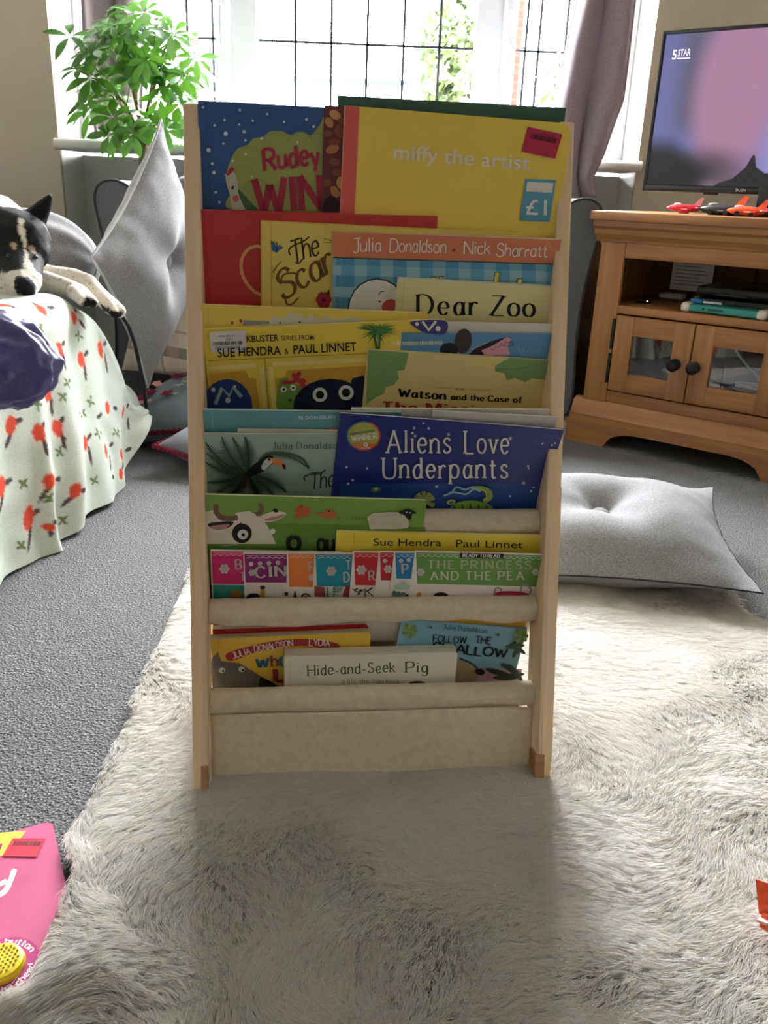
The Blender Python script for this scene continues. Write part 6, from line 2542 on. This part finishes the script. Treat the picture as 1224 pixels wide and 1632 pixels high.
arc_text('the button', RO * .83, 118, 14, RO * .20)
arc_text('to hear the cheer!', RO * .83, -170, -18, RO * .19, True)
mbb = MB()
RB = RO * .64
mbb.lathe([(RB, .0), (RB, .004), (RB * .93, .0075), (RB * .80, .0085), (.001, .0092)], mat('yellow_plastic', (240, 216, 40), .35, .45), 36, Matrix.Translation((cx, cy, 0)))
rr = random.Random(3)
hol = mat('speaker_hole', (120, 100, 20), .6, .2)
for i in range(-4, 5):
    for j in range(-4, 5):
        x, y = (i + .5 * (j % 2)) * RB * .2, j * RB * .175
        if math.hypot(x, y) < RB * .74:
            mbb.lathe([(.0001, 0), (.0011, 0), (.0011, .0002), (.0001, .0002)], hol, 8, Matrix.Translation((cx + x, cy + y, .0091)))
sb.extra.append(('sound_button', mbb, 'yellow perforated sound button'))
sb.done()

# ---------------------------------------------------------------- fur rug
import numpy as np
RUGA = math.radians(2.6)
rx, ry = Vector((math.cos(RUGA), math.sin(RUGA), 0)), Vector((-math.sin(RUGA), math.cos(RUGA), 0))
rug = thing('fur_rug', 'large cream faux fur rug under the bookcase on the grey carpet', 'rug', basis(rx, ry, Vector((0, 0, 1)), Vector((-.302, -.62, 0))))
RWD, RLN = 0.985, 1.40
M_BACK = mat('rug_backing', (226, 220, 210), .95, .1)
one(rug, 'backing', lambda q: q.box((.03, .004, .001), (RWD - .004, RLN - .004, .007), M_BACK, .002))
fm = NT('long_fur', .75, .2)
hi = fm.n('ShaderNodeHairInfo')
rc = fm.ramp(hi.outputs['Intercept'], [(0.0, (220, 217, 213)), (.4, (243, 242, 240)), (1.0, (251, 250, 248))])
vr = fm.n('ShaderNodeMixRGB')
vr.blend_type = 'MULTIPLY'
vr.inputs[0].default_value = 1
fm.l(rc, vr.inputs[1])
fm.l(fm.ramp(hi.outputs['Random'], [(0, (236, 231, 225)), (1, (255, 255, 255))]), vr.inputs[2])
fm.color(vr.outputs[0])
tl = fm.n('ShaderNodeBsdfTranslucent')
fm.l(vr.outputs[0], tl.inputs[0])
mx = fm.n('ShaderNodeMixShader')
mx.inputs[0].default_value = .58
fm.l(fm.b.outputs[0], mx.inputs[1])
fm.l(tl.outputs[0], mx.inputs[2])
fm.l(mx.outputs[0], fm.t.nodes['Material Output'].inputs[0])
NH = 880000
g = np.random.default_rng(5)


def vnoise(x, y, f, seed):
    """smooth value noise on a lattice"""
    gr = np.random.default_rng(seed).uniform(-1, 1, (64, 64))
    X, Y = x * f, y * f
    xi, yi = np.floor(X).astype(int), np.floor(Y).astype(int)
    fx, fy = X - xi, Y - yi
    fx, fy = fx * fx * (3 - 2 * fx), fy * fy * (3 - 2 * fy)
    G_ = lambda a, b: gr[a % 64, b % 64]
    return (G_(xi, yi) * (1 - fx) + G_(xi + 1, yi) * fx) * (1 - fy) + (G_(xi, yi + 1) * (1 - fx) + G_(xi + 1, yi + 1) * fx) * fy


px_, py_ = g.uniform(0, RWD, NH), g.uniform(0, RLN, NH)


def flow(x, y):
    a = 1.9 * vnoise(x, y, 3.2, 1) + 1.2 * vnoise(x, y, 8.0, 2) + .6 * vnoise(x, y, 22.0, 3) - 1.3
    return a


CL = .0062                                   # tuft spacing
jx, jy = np.random.default_rng(8).uniform(-.5, .5, (256, 256)), np.random.default_rng(9).uniform(-.5, .5, (256, 256))
ci, cj = np.floor(px_ / CL + .5).astype(int), np.floor(py_ / CL + .5).astype(int)
kx, ky = (ci + jx[ci % 256, cj % 256]) * CL, (cj + jy[ci % 256, cj % 256]) * CL
ang = flow(kx, ky) + g.normal(0, .16, NH) + .38 * jx[ci % 256, (cj * 7) % 256]
hgt = .52 + .28 * vnoise(kx, ky, 6.0, 4) + .26 * vnoise(kx, ky, 17.0, 6) + .14 * jy[(ci * 5) % 256, cj % 256]
ln = .027 * np.clip(.85 + .2 * vnoise(kx, ky, 9, 7) + .16 * g.normal(0, 1, NH), .4, 1.4)
lean = np.clip(1.02 - .34 * hgt, .55, 1.0)
dx, dy = np.cos(ang), np.sin(ang)
ed = np.clip(1 - px_ / .035, 0, 1)            # the pile at the left border lies inwards
dx = dx * (1 - ed) + np.abs(dx) * ed
tipx = px_ + dx * ln * lean + g.normal(0, .0022, NH)
tipy = py_ + dy * ln * lean + g.normal(0, .0022, NH)
ctx, cty = kx + dx * ln * lean, ky + dy * ln * lean
tipx, tipy = tipx + (ctx - tipx) * .38, tipy + (cty - tipy) * .38
tipz = .007 + ln * np.clip(.22 + .42 * hgt, .16, .62)
# the pile is pressed down under and just before the bookcase, and rides over the corner of the pink book
wx_, wy_ = -.302 + px_ * rx.x + py_ * ry.x, -.62 + px_ * rx.y + py_ * ry.y
cu_, cb_ = wx_ * SE.x + wy_ * SE.y, wx_ * SB.x + wy_ * SB.y
dd = np.maximum(np.maximum(np.abs(cu_) - .225, 0), np.maximum(-cb_ - .03, cb_ - .28))
press = .82 * np.clip(1 - dd / .05, 0, 1)
tipz = tipz * (1 - press) + (.006 + .006 * hgt) * press
bm_ = sb.MI
bx = bm_[0][0] * wx_ + bm_[0][1] * wy_ + bm_[0][2] * .021 + bm_[0][3]
by = bm_[1][0] * wx_ + bm_[1][1] * wy_ + bm_[1][2] * .021 + bm_[1][3]
ins = np.clip(np.minimum(np.minimum(bx + sb.W / 2, sb.W / 2 - bx), np.minimum(by, sb.drop - by)) / .05 + 1, 0, 1)
ins = ins * ins * (3 - 2 * ins)
zo = .021 * ins
keep = (ins <= .9) | (px_ > .022)
tipz = tipz + zo
K = 4
P = np.zeros((NH, K, 3), np.float32)
for k in range(K):
    q = k / (K - 1)
    P[:, k, 0] = px_ + (tipx - px_) * q ** 1.4
    P[:, k, 1] = py_ + (tipy - py_) * q ** 1.4
    P[:, k, 2] = .004 + zo + (tipz - .004 - zo) * (1 - (1 - q) ** 1.7)
P = P[keep]
NH = len(P)
hc = bpy.data.hair_curves.new('fur_pile')
hc.add_curves([K] * NH)
hc.points.foreach_set('position', P.reshape(-1))
rad = np.tile(np.array([.00027, .00027, .00023, .00006], np.float32), NH)
ra_ = hc.attributes.get('radius') or hc.attributes.new('radius', 'FLOAT', 'POINT')
ra_.data.foreach_set('value', rad)
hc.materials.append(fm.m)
fur = bpy.data.objects.new('fur_pile', hc)
COL.objects.link(fur)
fur.parent = rug
fur['kind'] = 'stuff'
